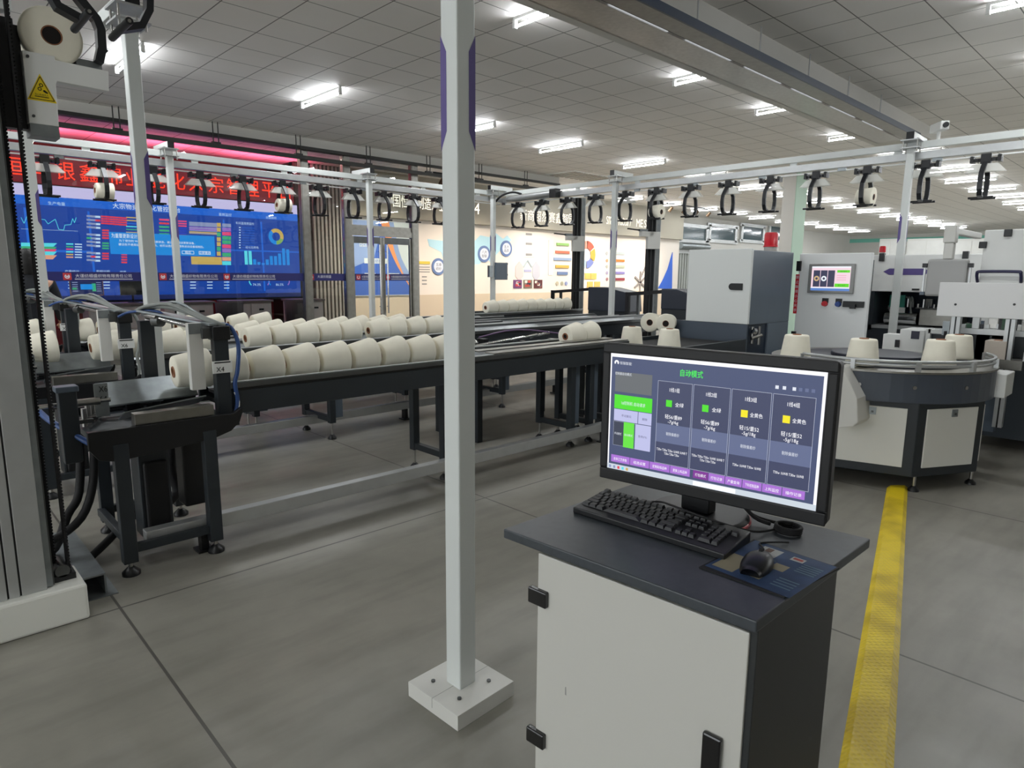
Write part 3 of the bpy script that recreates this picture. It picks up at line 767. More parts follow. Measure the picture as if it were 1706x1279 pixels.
# ---- ceiling tube lights
tube_em = em('tube', (246, 250, 255), 62)
cap_m = white
def light_tube(label):
    t = thing('ceiling_light', label, 'ceiling light', (0, 0, 4.2), 0, 'tube lights on the tiled ceiling')
    MB().bb(-.014, .014, -.6, .6, -.03, 0, white).build('batten', t)
    MB().cyl((0, -.565, -.09), (0, .565, -.09), .013, tube_em, seg=10).build('tube', t)
    for s in (-1, 1): MB().bb(-.02, .02, s*.565, s*.6, -.11, -.028, cap_m).build('end_cap', t)
    return t
tube_data = bpy.data.lights.new('tube_lamp', 'AREA'); tube_data.shape = 'RECTANGLE'; tube_data.size = .03; tube_data.size_y = 1.12; tube_data.energy = 23; tube_data.color = (.95, .98, 1)
def down_light(x, y):
    o = bpy.data.objects.new('tube_lamp', tube_data); C.objects.link(o); o.location = (x, y, 4.09)
LX = [2.5, 5.03, 7.99, 10.32, 13.2, 15.95, 18.85, 21.2, 23.75, 26.15, 28.6, 31.2, 33.4, 35.9, 38.3, 40.5]
LX2 = [-4.9, -2.4, 0.0]+LX
first = None
rows = [(9.43, 'in the mid hall row', LX), (4.68, 'in the row beside the drop beam', LX), (14.0, 'in the far row', LX[5:])]
def put_light(x, y, lab):
    global first
    down_light(x, y)
    if first is None:
        first = light_tube(lab); first.location = (x, y, 4.2)
    else: dup(first, (x, y, 4.2), lab)
for y, rn, xs in rows:
    for i, x in enumerate(xs):
        put_light(x, y, 'white ceiling tube light, %s from the near end %s' % (ORD[i], rn))
for i, x in enumerate(LX[1:14]): put_light(x, 1.2, 'white ceiling tube light over the near aisle, %s along its row' % ORD[i])
for i, x in enumerate((-4.9, -2.4)): put_light(x, 1.2, 'added unseen ceiling tube light above the camera, %s along its row' % ORD[i])  # extra tubes out of view, added to brighten the near left floor
for i, x in enumerate(LX[4:14]): put_light(x, -4.0, 'white ceiling tube light in the row farthest right, %s along its row' % ORD[i])
for y, nm in ((9.43, 'mid hall row'), (4.68, 'row beside the drop beam')):
    for i, x in enumerate((-12.4, -9.9, -7.4, -4.9, -2.4, 0.0)):
        put_light(x, y, 'white ceiling tube light behind the camera, %s in the %s' % (ORD[i], nm))

# showroom lighting: warm downlights and the red sign's own glow
def area(name, loc, size, power, rgb, rot=(0, 0, 0)):
    l = bpy.data.lights.new(name, 'AREA'); l.shape = 'RECTANGLE'; l.size, l.size_y = size; l.energy = power; l.color = [lin(c) for c in rgb]
    o = bpy.data.objects.new(name, l); C.objects.link(o); o.location = loc; o.rotation_euler = rot
    return o
for x in (9.5, 12.5, 15.5, 18.5, 21.5): area('showroom_downlight', (x, 13.5, 4.12), (2.2, .4), 34, (255, 240, 222), (R(36), 0, 0)).data.spread = R(66)
for x in (2.0, 4.3, 6.6): area('red_sign_glow', (x, 15.25, 3.8), (2.0, .3), 24, (255, 96, 132), (R(180), 0, 0))
for x in (3.0, 6.0): area('control_room_light', (x, 14.0, 4.1), (1.2, .3), 14, (255, 240, 225))

# track spots
def track_spots(x, y, n, label):
    t = thing('track_light', label, 'spotlight', (x, y, 3.9))
    MB().bb(-.3, .3+.9*(n-1), -.02, .02, .26, .3, black).build('track', t)
    for i in range(n):
        s = MB(); s.cyl((i*.9, 0, .26), (i*.9, 0, .14), .012, black, seg=8); s.cyl((i*.9, -.04, .16), (i*.9, .09, .02), .05, mat('spot_bronze', (92, 72, 52), .4, .4), .06, seg=14)
        s.build('spot_head', t)
q = onY(764, 312, 14.3); track_spots(q.x-.55, 14.3, 2, 'pair of black track spotlights above the door frame, behind the glass')
q = onY(1126, 350, 14.0); track_spots(q.x-.3, 14.0, 4, 'row of four bronze track spotlights at the right end of the exhibit wall')

# ================================================================== OVERHEAD TRANSPORT
def pole(x, y, top, label, base=True):
    t = thing('support_pole', label, 'pole', (x, y, 0), R(2.5), 'white support poles')
    h = .04
    MB().bb(-h, h, -h, h, .058, top, pole_white).build('post', t, .006)
    b = MB(); b.bb(-.1425, .1425, -.1425, .1425, 0, .06, offwhite); b.bb(-.1435, .1435, -.0015, .0015, .02, .0605, mat('seam', (150, 150, 146), .6))
    b.build('base_plate', t, .004)
    for sx in (-1, 1):
        for sy in (-1, 1):
            MB().cyl((sx*.075, sy*.075, .058), (sx*.075, sy*.075, .066), .008, darksteel, seg=10).build('bolt', t)
    # purple stripe: wraps the outer edges with slanted ends
    b = MB(); e = .0006
    for fx, fy in ((-1, 0), (0, -1), (1, 0), (0, 1)):
        n = Vector((fx, fy, 0)); u = Vector((-fy, fx, 0))
        far = 1 if (fx, fy) in ((0, -1), (0, 1)) else -1
        c = n*(h+e)
        b.add([c+u*(far*h)+Vector((0, 0, 2.0)), c+u*(far*h*.28)+Vector((0, 0, 2.06)), c+u*(far*h*.28)+Vector((0, 0, 2.305)), c+u*(far*h)+Vector((0, 0, 2.36))], [(0, 1, 2, 3)], purple)
    b.build('purple_stripe', t)
    b = MB(); b.bb(-.1, .1, -.1, .1, top-.012, top, alu); b.bb(-.1, .1, -.1, .1, top+.076, top+.09, alu)
    b.build('head_plates', t)
    for sx in (-1, 1):
        for sy in (-1, 1): MB().cyl((sx*.075, sy*.075, top-.05), (sx*.075, sy*.075, top+.1), .008, steel, seg=8).build('stud', t)
    return t
TOP = 3.12
pole(1.445, 1.78, TOP, 'nearest white square pole with purple stripes, standing in the aisle beside the desk')
pole(1.30, 4.85, TOP, 'white pole with a purple stripe rising behind the nearest transfer portal')
pole(1.15, 7.85, TOP, 'white pole beside the lift column, in front of the dark clothed person')
pole(2.99, 9.82, TOP, 'slimmer white pole just right of the second big pole, before the video wall')
pole(6.05, 9.8, TOP, 'white pole in front of the glass doors')
pole(8.89, 9.88, TOP, 'white pole carrying a small dark control box')
pole(9.02, 6.99, TOP, 'white pole right of the tall lift, before the exhibit wall')
pole(9.10, 2.645, TOP, 'white pole standing among the packing machines on the right')
def cross_beam(x, y, ang, L, label):
    t = thing('cross_beam', label, 'beam', (x, y, TOP+.09), R(ang))
    MB().bb(-.1, L, -.04, .04, 0, .08, pole_white).build('beam', t, .004)
    MB().bb(-.106, -.1, -.041, .041, -.001, .081, black).build('end_cap', t)
    return t
cross_beam(2.99, 9.82, 92, .45, 'short white beam with a black end cap on the slim pole before the video wall')
cross_beam(6.05, 9.8, 92, .45, 'short white beam with a black end cap over the pole at the glass doors')
cross_beam(8.89, 9.88, 2, .5, 'short white beam on the corner pole of the overhead line')
cross_beam(9.02, 6.99, 2, .45, 'short white beam with a black end cap over the pole right of the tall lift')
cross_beam(9.10, 2.645, 2, .5, 'short white beam with a black end cap over the pole among the packing machines')
cross_beam(1.3, 4.85, 92, .5, 'short white beam on top of the second pole, above the nearest transfer portal')

def rail(label, p0, p1, nh):
    """double transport rail from p0 to p1 (x,y)"""
    p0 = Vector((p0[0], p0[1], 0)); p1 = Vector((p1[0], p1[1], 0)); L = (p1-p0).length; a = math.atan2(p1.y-p0.y, p1.x-p0.x)
    t = thing('transport_rail', label, 'rail', p0, a)
    MB().bb(0, L, -.03, .03, 3.125, 3.205, pole_white).build('upper_beam', t, .003)
    MB().bb(0, L, -.04, .04, 2.995, 3.085, alu).build('lower_beam', t, .003)
    for i in range(nh):
        x = (i+.5)*L/nh
        MB().bb(x-.045, x+.045, -.012, .012, 3.0, 3.2, pole_white).build('connector', t)
    b = MB(); n = int(L/1.0); blk = MB()
    for i in range(n):
        MB().bb(i*L/n+.06, (i+1)*L/n-.06, -.016, .016, 2.955, 2.972, white).build('power_strip', t)
        MB().bb(i*L/n-.05, i*L/n+.05, -.02, .02, 2.955, 2.998, galv).build('strip_bracket', t)
    return t
rail('white double overhead rail running along the glass wall', (-2.5, 10.0), (9.25, 10.0), 9)
rail('white double overhead rail running from the far corner to the right edge', (9.25, 9.95), (9.25, -3.0), 10)
t = thing('rail_drive', 'grey drive tube with black ends on the far corner of the overhead line', 'drive', (9.1, 9.3, 3.05)); g = t.location
MB(g).cyl((9.15, 9.75, 3.05), (9.15, 8.55, 3.07), .05, alu).build('tube', t)
MB(g).bb(9.08, 9.22, 8.4, 8.56, 2.98, 3.14, black).build('motor', t, .01)
b = MB(g); b.tube([(8.98, 9.9, 3.0), (9.0, 9.75, 3.1), (9.1, 9.55, 3.16), (9.2, 9.4, 3.12)], .02, rubber); b.build('cable', t)

roofm = mat('gripper_plate_white', (240, 240, 234), .45)
nt_ = roofm.node_tree; tr_n = nt_.nodes.new('ShaderNodeBsdfTransparent'); mx_n = nt_.nodes.new('ShaderNodeMixShader'); mx_n.inputs[0].default_value = .5
nt_.links.new(tr_n.outputs[0], mx_n.inputs[1]); nt_.links.new(nt_.nodes['Principled BSDF'].outputs[0], mx_n.inputs[2]); nt_.links.new(mx_n.outputs[0], nt_.nodes['Material Output'].inputs[0])
armm = mat('gripper_arm_black', (26, 28, 32), .4)
def gripper(label):
    """hanging bobbin gripper; travels along local X, ring lies in local YZ; z = 0 at the rail underside"""
    t = thing('hanging_gripper', label, 'gripper', (0, 0, 2.985), 0, 'bobbin grippers on the overhead rail')
    b = MB(); b.bb(-.05, .05, -.03, .03, -.11, 0, black); b.bb(-.15, .15, -.018, .018, -.085, -.045, black); b.build('trolley', t, .004)
    for sx in (-1, 1):
        w = MB(); w.bb(sx*.13-.018, sx*.13+.018, -.05, .05, -.095, -.025, black)
        w.cyl((sx*.13, -.06, -.035), (sx*.13, .06, -.035), .014, black, seg=8); w.cyl((sx*.085, -.055, -.07), (sx*.085, .055, -.07), .016, black, seg=8)
        w.build('wheel_pair', t)
    for s in (-1, 1):
        r = MB()
        r.add([(-.12, s*.028, -.11), (.12, s*.028, -.11), (.2, s*.05, -.2), (-.2, s*.05, -.2), (-.12, s*.022, -.11), (.12, s*.022, -.11), (.2, s*.044, -.2), (-.2, s*.044, -.2)],
              [(0, 1, 2, 3), (7, 6, 5, 4), (0, 4, 5, 1), (1, 5, 6, 2), (2, 6, 7, 3), (3, 7, 4, 0)], roofm)
        r.build('side_plate', t)
        pts = [(0, s*.045, -.1), (0, s*.1, -.16), (0, s*.15, -.225), (0, s*.165, -.32), (0, s*.158, -.4), (0, s*.128, -.46), (0, s*.055, -.487)]
        a = MB(); a.ribbon(pts, .05, .024, armm); a.build('arm', t)
        p = MB(); p.cyl((-.12, s*.06, -.487), (.12, s*.06, -.487), .013, armm, seg=10); p.cyl((-.122, s*.06, -.487), (-.118, s*.06, -.487), .006, steel, seg=8); p.build('pin', t)
    return t
g0 = None
def put_gripper(x, y, rz, lab, z=2.985):
    global g0
    if g0 is None:
        g0 = gripper(lab); g0.location = (x, y, z); g0.rotation_euler = (0, 0, rz)
    else: dup(g0, (x, y, z), lab, (0, 0, rz))
for i, x in enumerate((1.02, 1.62, 2.23, 2.83, 3.43, 4.03, 4.64, 5.25, 5.86, 6.46, 7.07, 7.66, 8.3)):
    what = 'holding a bobbin' if i in (2, 6) else 'hanging empty'
    put_gripper(x, 10.0, 0, 'black ring gripper %s, %s from the left on the glass wall rail' % (what, ORD[i]))
for i, y in enumerate((9.54, 8.9, 8.25, 7.59, 6.95, 6.32, 5.7, 5.07, 4.43, 3.8, 3.16, 2.51, 1.91, 1.28)):
    what = 'holding a bobbin' if i in (5, 10) else 'hanging empty'
    put_gripper(9.25, y, R(90), 'black ring gripper %s, %s from the far corner on the right hand rail' % (what, ORD[i]))

# bobbins -------------------------------------------------------------
def bobbin(label, group):
    """cone of yarn lying along local X, small end at x = 0"""
    t = thing('yarn_bobbin', label, 'yarn bobbin', (0, 0, 0), 0, group)
    MB().lathe((0, 0, 0), (.2, 0, 0), [(.034, -.002), (.086, 0), (.0915, .02), (.0955, .07), (.117, .85), (.119, .93), (.115, .985), (.105, 1), (.04, 1.002)], yarn, 36, caps=False).build('yarn', t)
    MB().lathe((0, 0, 0), (.2, 0, 0), [(.022, .02), (.022, -.03), (.033, -.03), (.035, 0), (.039, 1), (.0395, 1.006), (.036, 1.006), (.034, .97)], brown, 24, caps=False).lathe((0, 0, 0), (.2, 0, 0), [(.0005, .03), (.024, .03)], hole, 20, caps=False).lathe((0, 0, 0), (.2, 0, 0), [(.0355, .985), (.0005, .985)], hole, 20, caps=False).build('paper_tube', t)
    return t
b0 = None
def put_bobbin(loc, rot, lab, group):
    global b0
    if b0 is None:
        b0 = bobbin(lab, group); b0.location = loc; b0.rotation_euler = rot
    else: dup(b0, loc, lab, rot, group)
CZ = 1.0
G1 = 'yarn bobbins on the nearest conveyor'; G2 = 'yarn bobbins on the middle conveyor'; G3 = 'yarn bobbins on the far conveyor'
def tilt(): return (random.uniform(-3, 3), -R(random.uniform(3, 5.2)), R(random.uniform(-2.5, 3.5)))
random.seed(11)
for i, xe in enumerate((1.655, 1.89, 2.13, 2.37, 2.61, 2.86, 3.1, 3.35)):
    put_bobbin((xe-.25, 4.15, CZ-.002), tilt(), 'cream yarn bobbin, %s behind the portal on the nearest conveyor' % ORD[i], G1)
put_bobbin((1.2, 4.15, CZ+.01), tilt(), 'cream yarn bobbin lying in the tray of the nearest transfer head, brown hole facing left', G1)
for i, xe in enumerate((4.98, 5.2)):
    put_bobbin((xe-.205, 4.25, CZ), tilt(), 'cream yarn bobbin, %s of the pair at the far end of the nearest conveyor' % ('left', 'right')[i], G1)
for i, xe in enumerate((1.88, 2.08, 2.62, 2.86, 3.1, 3.34, 3.58, 3.92, 4.14, 4.4, 4.66, 4.9)):
    put_bobbin((xe-.275, 5.92+.03*(xe-1.5), CZ), tilt(), 'cream yarn bobbin, %s from the left on the middle conveyor' % ORD[i+2], G2)
put_bobbin((1.12, 5.86, CZ+.01), tilt(), 'cream yarn bobbin in the tray of the middle transfer head, hole facing left', G2)
put_bobbin((1.34, 5.86, CZ+.01), tilt(), 'cream yarn bobbin behind the middle portal post, second on the middle conveyor', G2)
put_bobbin((.70, 5.85, CZ+.03), tilt(), 'cream yarn bobbin beside the lift column at the left, waiting on the middle loader', G2)
for i, xe in enumerate((1.5, 1.75, 2.2, 2.48, 2.76, 3.04, 3.31)):
    put_bobbin((xe-.205, 7.66, CZ), tilt(), 'cream yarn bobbin, %s from the left on the far conveyor' % ORD[i+1], G3)
for i in range(8):
    put_bobbin((2.5+i*.25, 6.55, CZ-.01), tilt(), 'cream yarn bobbin peeping over the middle row, %s on the narrow return conveyor' % ORD[i], 'yarn bobbins on the return conveyor')
put_bobbin((.86, 7.64, CZ+.01), tilt(), 'cream yarn bobbin in the tray of the far transfer head beside the white pole', G3)
q0 = onZ(808, 512, 1.02)
for i in range(9):
    x = 7.35+i*.235; put_bobbin((x, 8.35, CZ+.03), tilt(), 'cream yarn bobbin, %s in the far row before the tall lift' % ORD[i], 'far row of bobbins')
for x, yv in ((7.0, 4.75), (7.0, 4.52)):
    put_bobbin((x, yv, 1.03), (0, R(3), R(200)), 'cream yarn bobbin lying at the left edge of the sorting cabinet, %s' % ('outer' if yv > 4.6 else 'inner one'), 'bobbins at the sorting cabinet')
UP = lambda a=0: (0, R(-90), a)
def upright(x, y, z, lab, grp='upright bobbins around the turntable'):
    # big end down: local x axis points down
    put_bobbin((x, y, z+.2), (0, R(90), R(random.uniform(0, 360))), lab, grp)
# bobbins held by grippers
put_bobbin((2.13, 10.0, 2.985-.375), (0, R(4), 0), 'cream bobbin carried by a gripper before the lavender band of the video wall', 'bobbins carried overhead')
put_bobbin((4.54, 10.0, 2.985-.375), (0, R(4), 0), 'cream bobbin carried by a gripper at the right end of the video wall', 'bobbins carried overhead')
put_bobbin((9.25, 6.42, 2.985-.37), (0, R(4), R(-90)), 'pale bobbin carried by a gripper above the second lift', 'bobbins carried overhead')
put_bobbin((9.25, 3.26, 2.985-.375), (0, R(4), R(-90)), 'pale bobbin carried by the gripper left of the pole among the machines', 'bobbins carried overhead')

# ================================================================== CONVEYORS
def conveyor(label, x0, x1, y0, y1, frames, slope=0, zt=.955, zb=.765, open_end=False):
    """long bobbin conveyor along X between y0 and y1"""
    t = thing('bobbin_conveyor', label, 'conveyor', ((x0+x1)/2, (y0+y1)/2, 0), R(slope)); cx, cy = (x0+x1)/2, (y0+y1)/2
    x0 -= cx; x1 -= cx; y0 -= cy; y1 -= cy
    for y, n in ((y0, -1), (y1, 1)):
        b = MB(); b.bb(x0, x1, y-.015, y+.015, zb, zt-.05, dark); b.bb(x0, x1, y-.02, y+.02, zt-.05, zt-.035, black)
        b.build('side_beam', t, .003)
        b = MB(); b.bb(x0, x1, y-.03, y+.03, zt-.035, zt, darksteel); b.bb(x0, x1, y-.012+n*.012, y+.012+n*.012, zt, zt+.006, alu)
        b.build('edge_rail', t, .003)
    # V trough with a dark belt and two bright guide strips
    b = MB(); k = (y1-y0)/2
    for s in (-1, 1):
        ya, yb = s*(k-.03), s*.07
        b.add([(x0, ya, zt-.02), (x1, ya, zt-.02), (x1, yb, zt-.085), (x0, yb, zt-.085)], [(0, 1, 2, 3) if s < 0 else (3, 2, 1, 0)], galv)
    b.build('guide_plates', t)
    MB().bb(x0, x1, -.08, .08, zt-.1, zt-.08, rubber).build('belt', t)
    MB().bb(x0+.02, x1-.02, y0+.02, y1-.02, zb+.02, zb+.05, black).build('underpan', t)
    for fx in frames:
        fx -= cx
        for y in (y0+.06, y1-.06):
            l = MB(); l.bb(fx-.03, fx+.03, y-.03, y+.03, .16, zb, dark); lo = l.build('leg', t, .003)
            f = MB(); f.cyl((fx, y, .03), (fx, y, .17), .01, steel, seg=10); f.lathe((fx, y, 0), (fx, y, .045), [(.04, 0), (.04, .4), (.015, 1)], black, 14); f.build('levelling_foot', lo)
        c = MB(); c.bb(fx-.025, fx+.025, y0+.09, y1-.09, .17, .22, dark); c.build('crossbar', t, .003)
        c = MB(); c.bb(fx+.05, fx+.13, y0+.07, y0+.16, .2, zb, dark2); c.build('cable_duct', t, .004)
    return t
conveyor('long dark bobbin conveyor nearest the camera, crossing behind the front white pole', 1.42, 5.3, 3.9, 4.42, (3.06, 4.55, 4.82, 5.12))
t = bpy.data.objects['bobbin_conveyor']; g = t.location
for y_ in (3.93, 4.12): MB(g).bb(3.5, 5.28, y_-.06, y_+.05, .962, .97, satin).build('cover_plate', t)
conveyor('middle bobbin conveyor, second from the camera, carrying a long row of bobbins', 1.45, 9.1, 5.66, 6.3, (3.02, 5.3, 7.4), .9)
conveyor('narrow return conveyor directly behind the middle bobbin conveyor', 2.3, 6.2, 6.39, 6.71, (2.6, 4.4, 6.0))
conveyor('far bobbin conveyor, third from the camera, below the glass wall', 1.4, 6.9, 7.4, 8.0, (3.0, 5.2, 6.7), .7)
conveyor('rearmost short conveyor with a dense row of bobbins before the tall lift', 6.7, 9.5, 8.05, 8.6, (7.2, 9.3), 0)
conveyor('dark empty conveyor running on to the second lift', 5.7, 8.9, 6.75, 7.25, (6.2, 8.6), 0, .93, .76)

def floor_rail(label, x0, x1, y, z0=.12, z1=.2):
    t = thing('floor_cable_rail', label, 'cable rail', ((x0+x1)/2, y, 0)); cx = (x0+x1)/2
    MB().bb(x0-cx, x1-cx, -.035, .035, z0, z1, alu).build('channel', t, .004)
    n = max(2, int((x1-x0)/1.4))
    for i in range(n):
        x = x0-cx+.3+i*(x1-x0-.6)/(n-1)
        b = MB(); b.bb(x-.02, x+.02, -.03, .03, 0, z0, black); b.bb(x-.045, x+.045, -.05, .05, 0, .012, black); b.build('bracket', t)
floor_rail('aluminium cable rail low above the floor in front of the nearest conveyor', .9, 5.2, 3.84)
floor_rail('aluminium cable rail low above the floor below the middle conveyor', 1.3, 6.8, 5.95)
floor_rail('grey cable rail low above the floor under the far conveyor', 1.2, 6.6, 7.75)

# ---- transfer heads (loading portals) at the left ends of the conveyors
def marks(mb, o, r, d, txt, mt=black):
    P = Panel(mb, o, r, d); P.text(txt, .5, .5, .8, mt, 2, .9)
def head(label, x, y, mark, group='transfer heads of the conveyors', full=True):
    """origin on the floor below the front portal post; conveyor axis lies .25 m behind (local +Y)"""
    t = thing('transfer_portal', label, 'transfer portal', (x, y, 0), 0, group)
    # stand
    for lx, ly in ((-.58, -.13), (-.14, -.13), (-.52, .62), (-.1, .62)):
        l = MB(); l.bb(lx-.035, lx+.035, ly-.03, ly+.03, .07, .72, dark); lo = l.build('leg', t, .004)
        f = MB(); f.cyl((lx, ly, .03), (lx, ly, .09), .011, steel, seg=10); f.lathe((lx, ly, 0), (lx, ly, .045), [(.045, 0), (.045, .4), (.016, 1)], black, 16); f.build('levelling_foot', lo)
    MB().bb(-.55, -.17, -.15, -.11, .12, .165, dark).build('stretcher', t, .003)
    MB().bb(-.50, -.12, .6, .64, .12, .165, dark).build('stretcher', t, .003)
    MB().bb(-.575, -.535, -.1, .6, .12, .165, dark).build('stretcher', t, .003)
    b = MB(); b.bb(-.46, -.3, .05, .22, .1, .7, dark); b.bb(-.2, -.06, .16, .3, .2, .74, black); b.bb(-.44, -.32, .02, .06, .12, .55, rubber); b.build('drive_housing', t, .012)
    # apron with rounded lower corners, along X at the front
    M = Matrix.Rotation(R(90), 4, 'X')
    prof = [(-.72, .8), (-.72, .71), (-.68, .65), (-.6, .63), (-.12, .67), (-.02, .7), (.03, .745), (.05, .8), (.05, .83), (.0, .8)]
    MB().prism(prof, .12, .155, black, M).build('apron', t, .004); MB().prism(prof, -.64, -.61, black, M).build('apron', t, .004)
    MB().bb(-.68, .04, -.12, .61, .72, .75, dark).build('base_plate', t)
    # left stop post and mark plate
    b = MB(); b.bb(-.8, -.72, .0, .07, .62, 1.0, dark); b.bb(-.81, -.71, -.01, .08, .99, 1.02, dark2); b.build('stop_post', t, .006)
    b = MB(); b.bb(-.62, -.555, .13, .135, .82, 1.0, galv); marks(b, (-.617, .129, .935), (.058, 0, 0), (0, 0, -.04), mark); marks(b, (-.6, .129, .99), (.045, 0, 0), (0, 0, -.04), 'X6'); b.build('mark_plate', t)
    b = MB(); b.cyl((-.95, .12, .91), (-.55, .12, .91), .012, chrome); b.cyl((-.75, .12, .91), (-.6, .12, .91), .02, steel); b.build('push_rod', t)
    # trays
    b = MB()
    b.add([(-.52, -.02, .86), (-.1, -.02, .9), (-.1, .12, .84), (-.52, .12, .8), (-.52, -.02, .852), (-.1, -.02, .892), (-.1, .12, .832), (-.52, .12, .792)], [(0, 1, 2, 3), (7, 6, 5, 4), (0, 4, 5, 1), (1, 5, 6, 2), (2, 6, 7, 3), (3, 7, 4, 0)], galv)
    b.build('front_tray', t)
    b = MB()
    b.add([(-.56, .42, .96), (-.05, .42, .97), (-.05, .27, .86), (-.56, .27, .85), (-.56, .42, .952), (-.05, .42, .962), (-.05, .27, .852), (-.56, .27, .842)], [(3, 2, 1, 0), (4, 5, 6, 7), (0, 1, 5, 4), (1, 2, 6, 5), (2, 3, 7, 6), (3, 0, 4, 7)], galv)
    b.build('rear_tray', t)
    b = MB(); b.bb(-.5, -.1, -.13, -.06, .8, .86, satin); b.bb(-.5, -.12, -.125, -.118, .74, .8, galv); b.bb(-.48, -.4, -.05, .02, .77, .83, steel); b.bb(-.3, -.2, -.02, .1, .76, .8, darksteel); b.build('tray_slide', t, .003)
    b = MB()
    for k in range(5): MB().cyl((-.66+.03*k, .22+.06*k, .76), (-.66+.03*k, .22+.06*k, .86+.02*(k % 2)), .014, steel, seg=8).bb(-.7+.03*k, -.62+.03*k, .2+.06*k, .24+.06*k, .78, .8, darksteel).build('valve', t)
    MB().cyl((-.6, .45, .82), (-.2, .45, .82), .012, chrome, seg=8).build('guide_rod', t); MB().cyl((-.6, .5, .8), (-.25, .5, .8), .016, darksteel, seg=8).build('guide_rod', t)
    MB().bb(-.4, -.33, .44, .54, .76, .86, black).build('sensor_block', t); MB().bb(.0, .06, .0, .08, .74, .86, black).build('sensor_block', t)
    # portal: front post, hanging bar, rear post, top arm
    b = MB(); b.bb(-.04, .04, -.03, .03, .72, 1.24, dark); b.build('front_post', t, .004)
    MB().bb(-.05, .05, -.045, .045, 1.21, 1.29, black).build('post_cap', t, .006)
    MB().bb(-.1, -.04, -.02, .02, 1.22, 1.28, darksteel).build('cap_bracket', t, .004)
    MB().bb(-.165, -.09, .0, .045, .93, 1.31, offwhite).bb(-.165, -.09, -.004, .0, 1.25, 1.31, galv).build('hanging_bar', t, .003)
    MB().bb(-.28, -.2, .5, .56, .74, 1.3, dark).build('rear_post', t, .004)
    b = MB(); b.bar((-.24, .56, 1.36), (-.02, -.02, 1.3), .09, .012, galv); b.bar((-.24, .56, 1.35), (-.02, -.02, 1.27), .03, .04, darksteel); b.build('top_arm', t)
    b = MB(); b.cyl((-.235, .5, 1.33), (-.21, .38, 1.32), .022, steel, seg=14); b.cyl((-.21, .38, 1.32), (-.14, .06, 1.29), .012, chrome, seg=10); b.cyl((-.22, .42, 1.3), (-.2, .36, 1.3), .03, darksteel, seg=14); b.build('air_cylinder', t)
    tagb = MB(); tagb.bb(-.06, .05, -.04, -.032, 1.02, 1.09, white); marks(tagb, (-.045, -.0405, 1.06), (.05, 0, 0), (0, 0, -.035), mark); tagb.bb(-.05, .04, -.042, -.039, 1.078, 1.085, black); tagb.build('bracket_tag', t)
    for k, (r, mt, off) in enumerate(((.014, grey_hose, 0), (.012, grey_hose, .03), (.011, grey_hose, -.025), (.009, galv, .05))):
        h = MB(); h.tube([(-.26+off, .62, 1.34), (-.22+off, .5, 1.385), (-.15+off*.6, .3, 1.385+.01*k), (-.07+off*.4, .1, 1.34), (-.01+off*.3, .0, 1.305), (.03, -.02, 1.29)], r, mt); h.build('hose', t)
    h = MB(); h.tube([(.0, .0, 1.3), (.06, -.02, 1.28), (.095, -.03, 1.18), (.08, -.035, 1.03), (.06, -.035, .95), (.07, -.035, .85), (.05, -.035, .76)], .012, blue if full else grey_hose); h.build('hose', t)
    h = MB(); h.tube([(-.36, .64, 1.32), (-.3, .6, 1.35), (-.2, .45, 1.36), (-.18, .35, 1.33)], .008, blue); h.build('hose', t)
    h = MB(); h.tube([(.055, -.035, .9), (.075, -.04, .84), (.06, -.04, .76)], .006, white); h.build('hose', t)
    return t
head('dark transfer gantry with a white bar at the left end of the nearest conveyor', 1.385, 3.9, 'X4')
head('dark transfer gantry at the left end of the middle conveyor', 1.3, 5.6, 'X6', full=False)
head('dark transfer gantry at the far conveyor, left of the white pole', 1.27, 7.6, 'X8', full=False)

# cables lying between lift and nearest head
t = thing('cable_bundle', 'thick black cables hanging down to the floor beside the nearest transfer head', 'cable', (.7, 3.9, 0)); g = t.location
for k, pts in enumerate((
        [(.36, 3.9, .22), (.5, 4.0, .2), (.66, 4.1, .26), (.75, 4.2, .42), (.78, 4.22, .7)],
        [(.4, 4.0, .1), (.52, 4.05, .14), (.6, 4.12, .28), (.68, 4.2, .38), (.72, 4.25, .7)],
        [(.62, 4.0, .03), (.72, 4.08, .06), (.86, 4.2, .12), (.96, 4.3, .2)],
        [(1.25, 4.35, .72), (1.2, 4.36, .4), (1.22, 4.34, .22), (1.1, 4.3, .16), (.95, 4.28, .15)])):
    b = MB(g); b.tube(pts, .022 if k < 3 else .03, rubber); b.build('cable', t)
t = thing('blue_air_hose', 'dusty blue hose sagging from the lift to the nearest transfer head', 'hose', (.6, 3.8, .8)); g = t.location
b = MB(g); b.tube([(.50, 4.3, .93), (.55, 4.1, .84), (.62, 3.95, .78), (.72, 3.82, .7), (.8, 3.78, .64), (.82, 3.79, .5)], .015, blue); b.build('hose', t)
t = thing('cable_cover', 'open ended grey sheet metal cable cover lying on the floor beside the lift base', 'cable cover', (.55, 3.95, 0)); g = t.location
b = MB(g); rz = R(12)
b.bb(.44, .66, 3.62, 4.4, .1, .108, galv).bb(.652, .66, 3.62, 4.4, .004, .1, galv).bb(.44, .448, 3.62, 4.4, .004, .1, galv).bb(.44, .7, 3.58, 4.4, 0, .005, galv); b.build('channel', t)

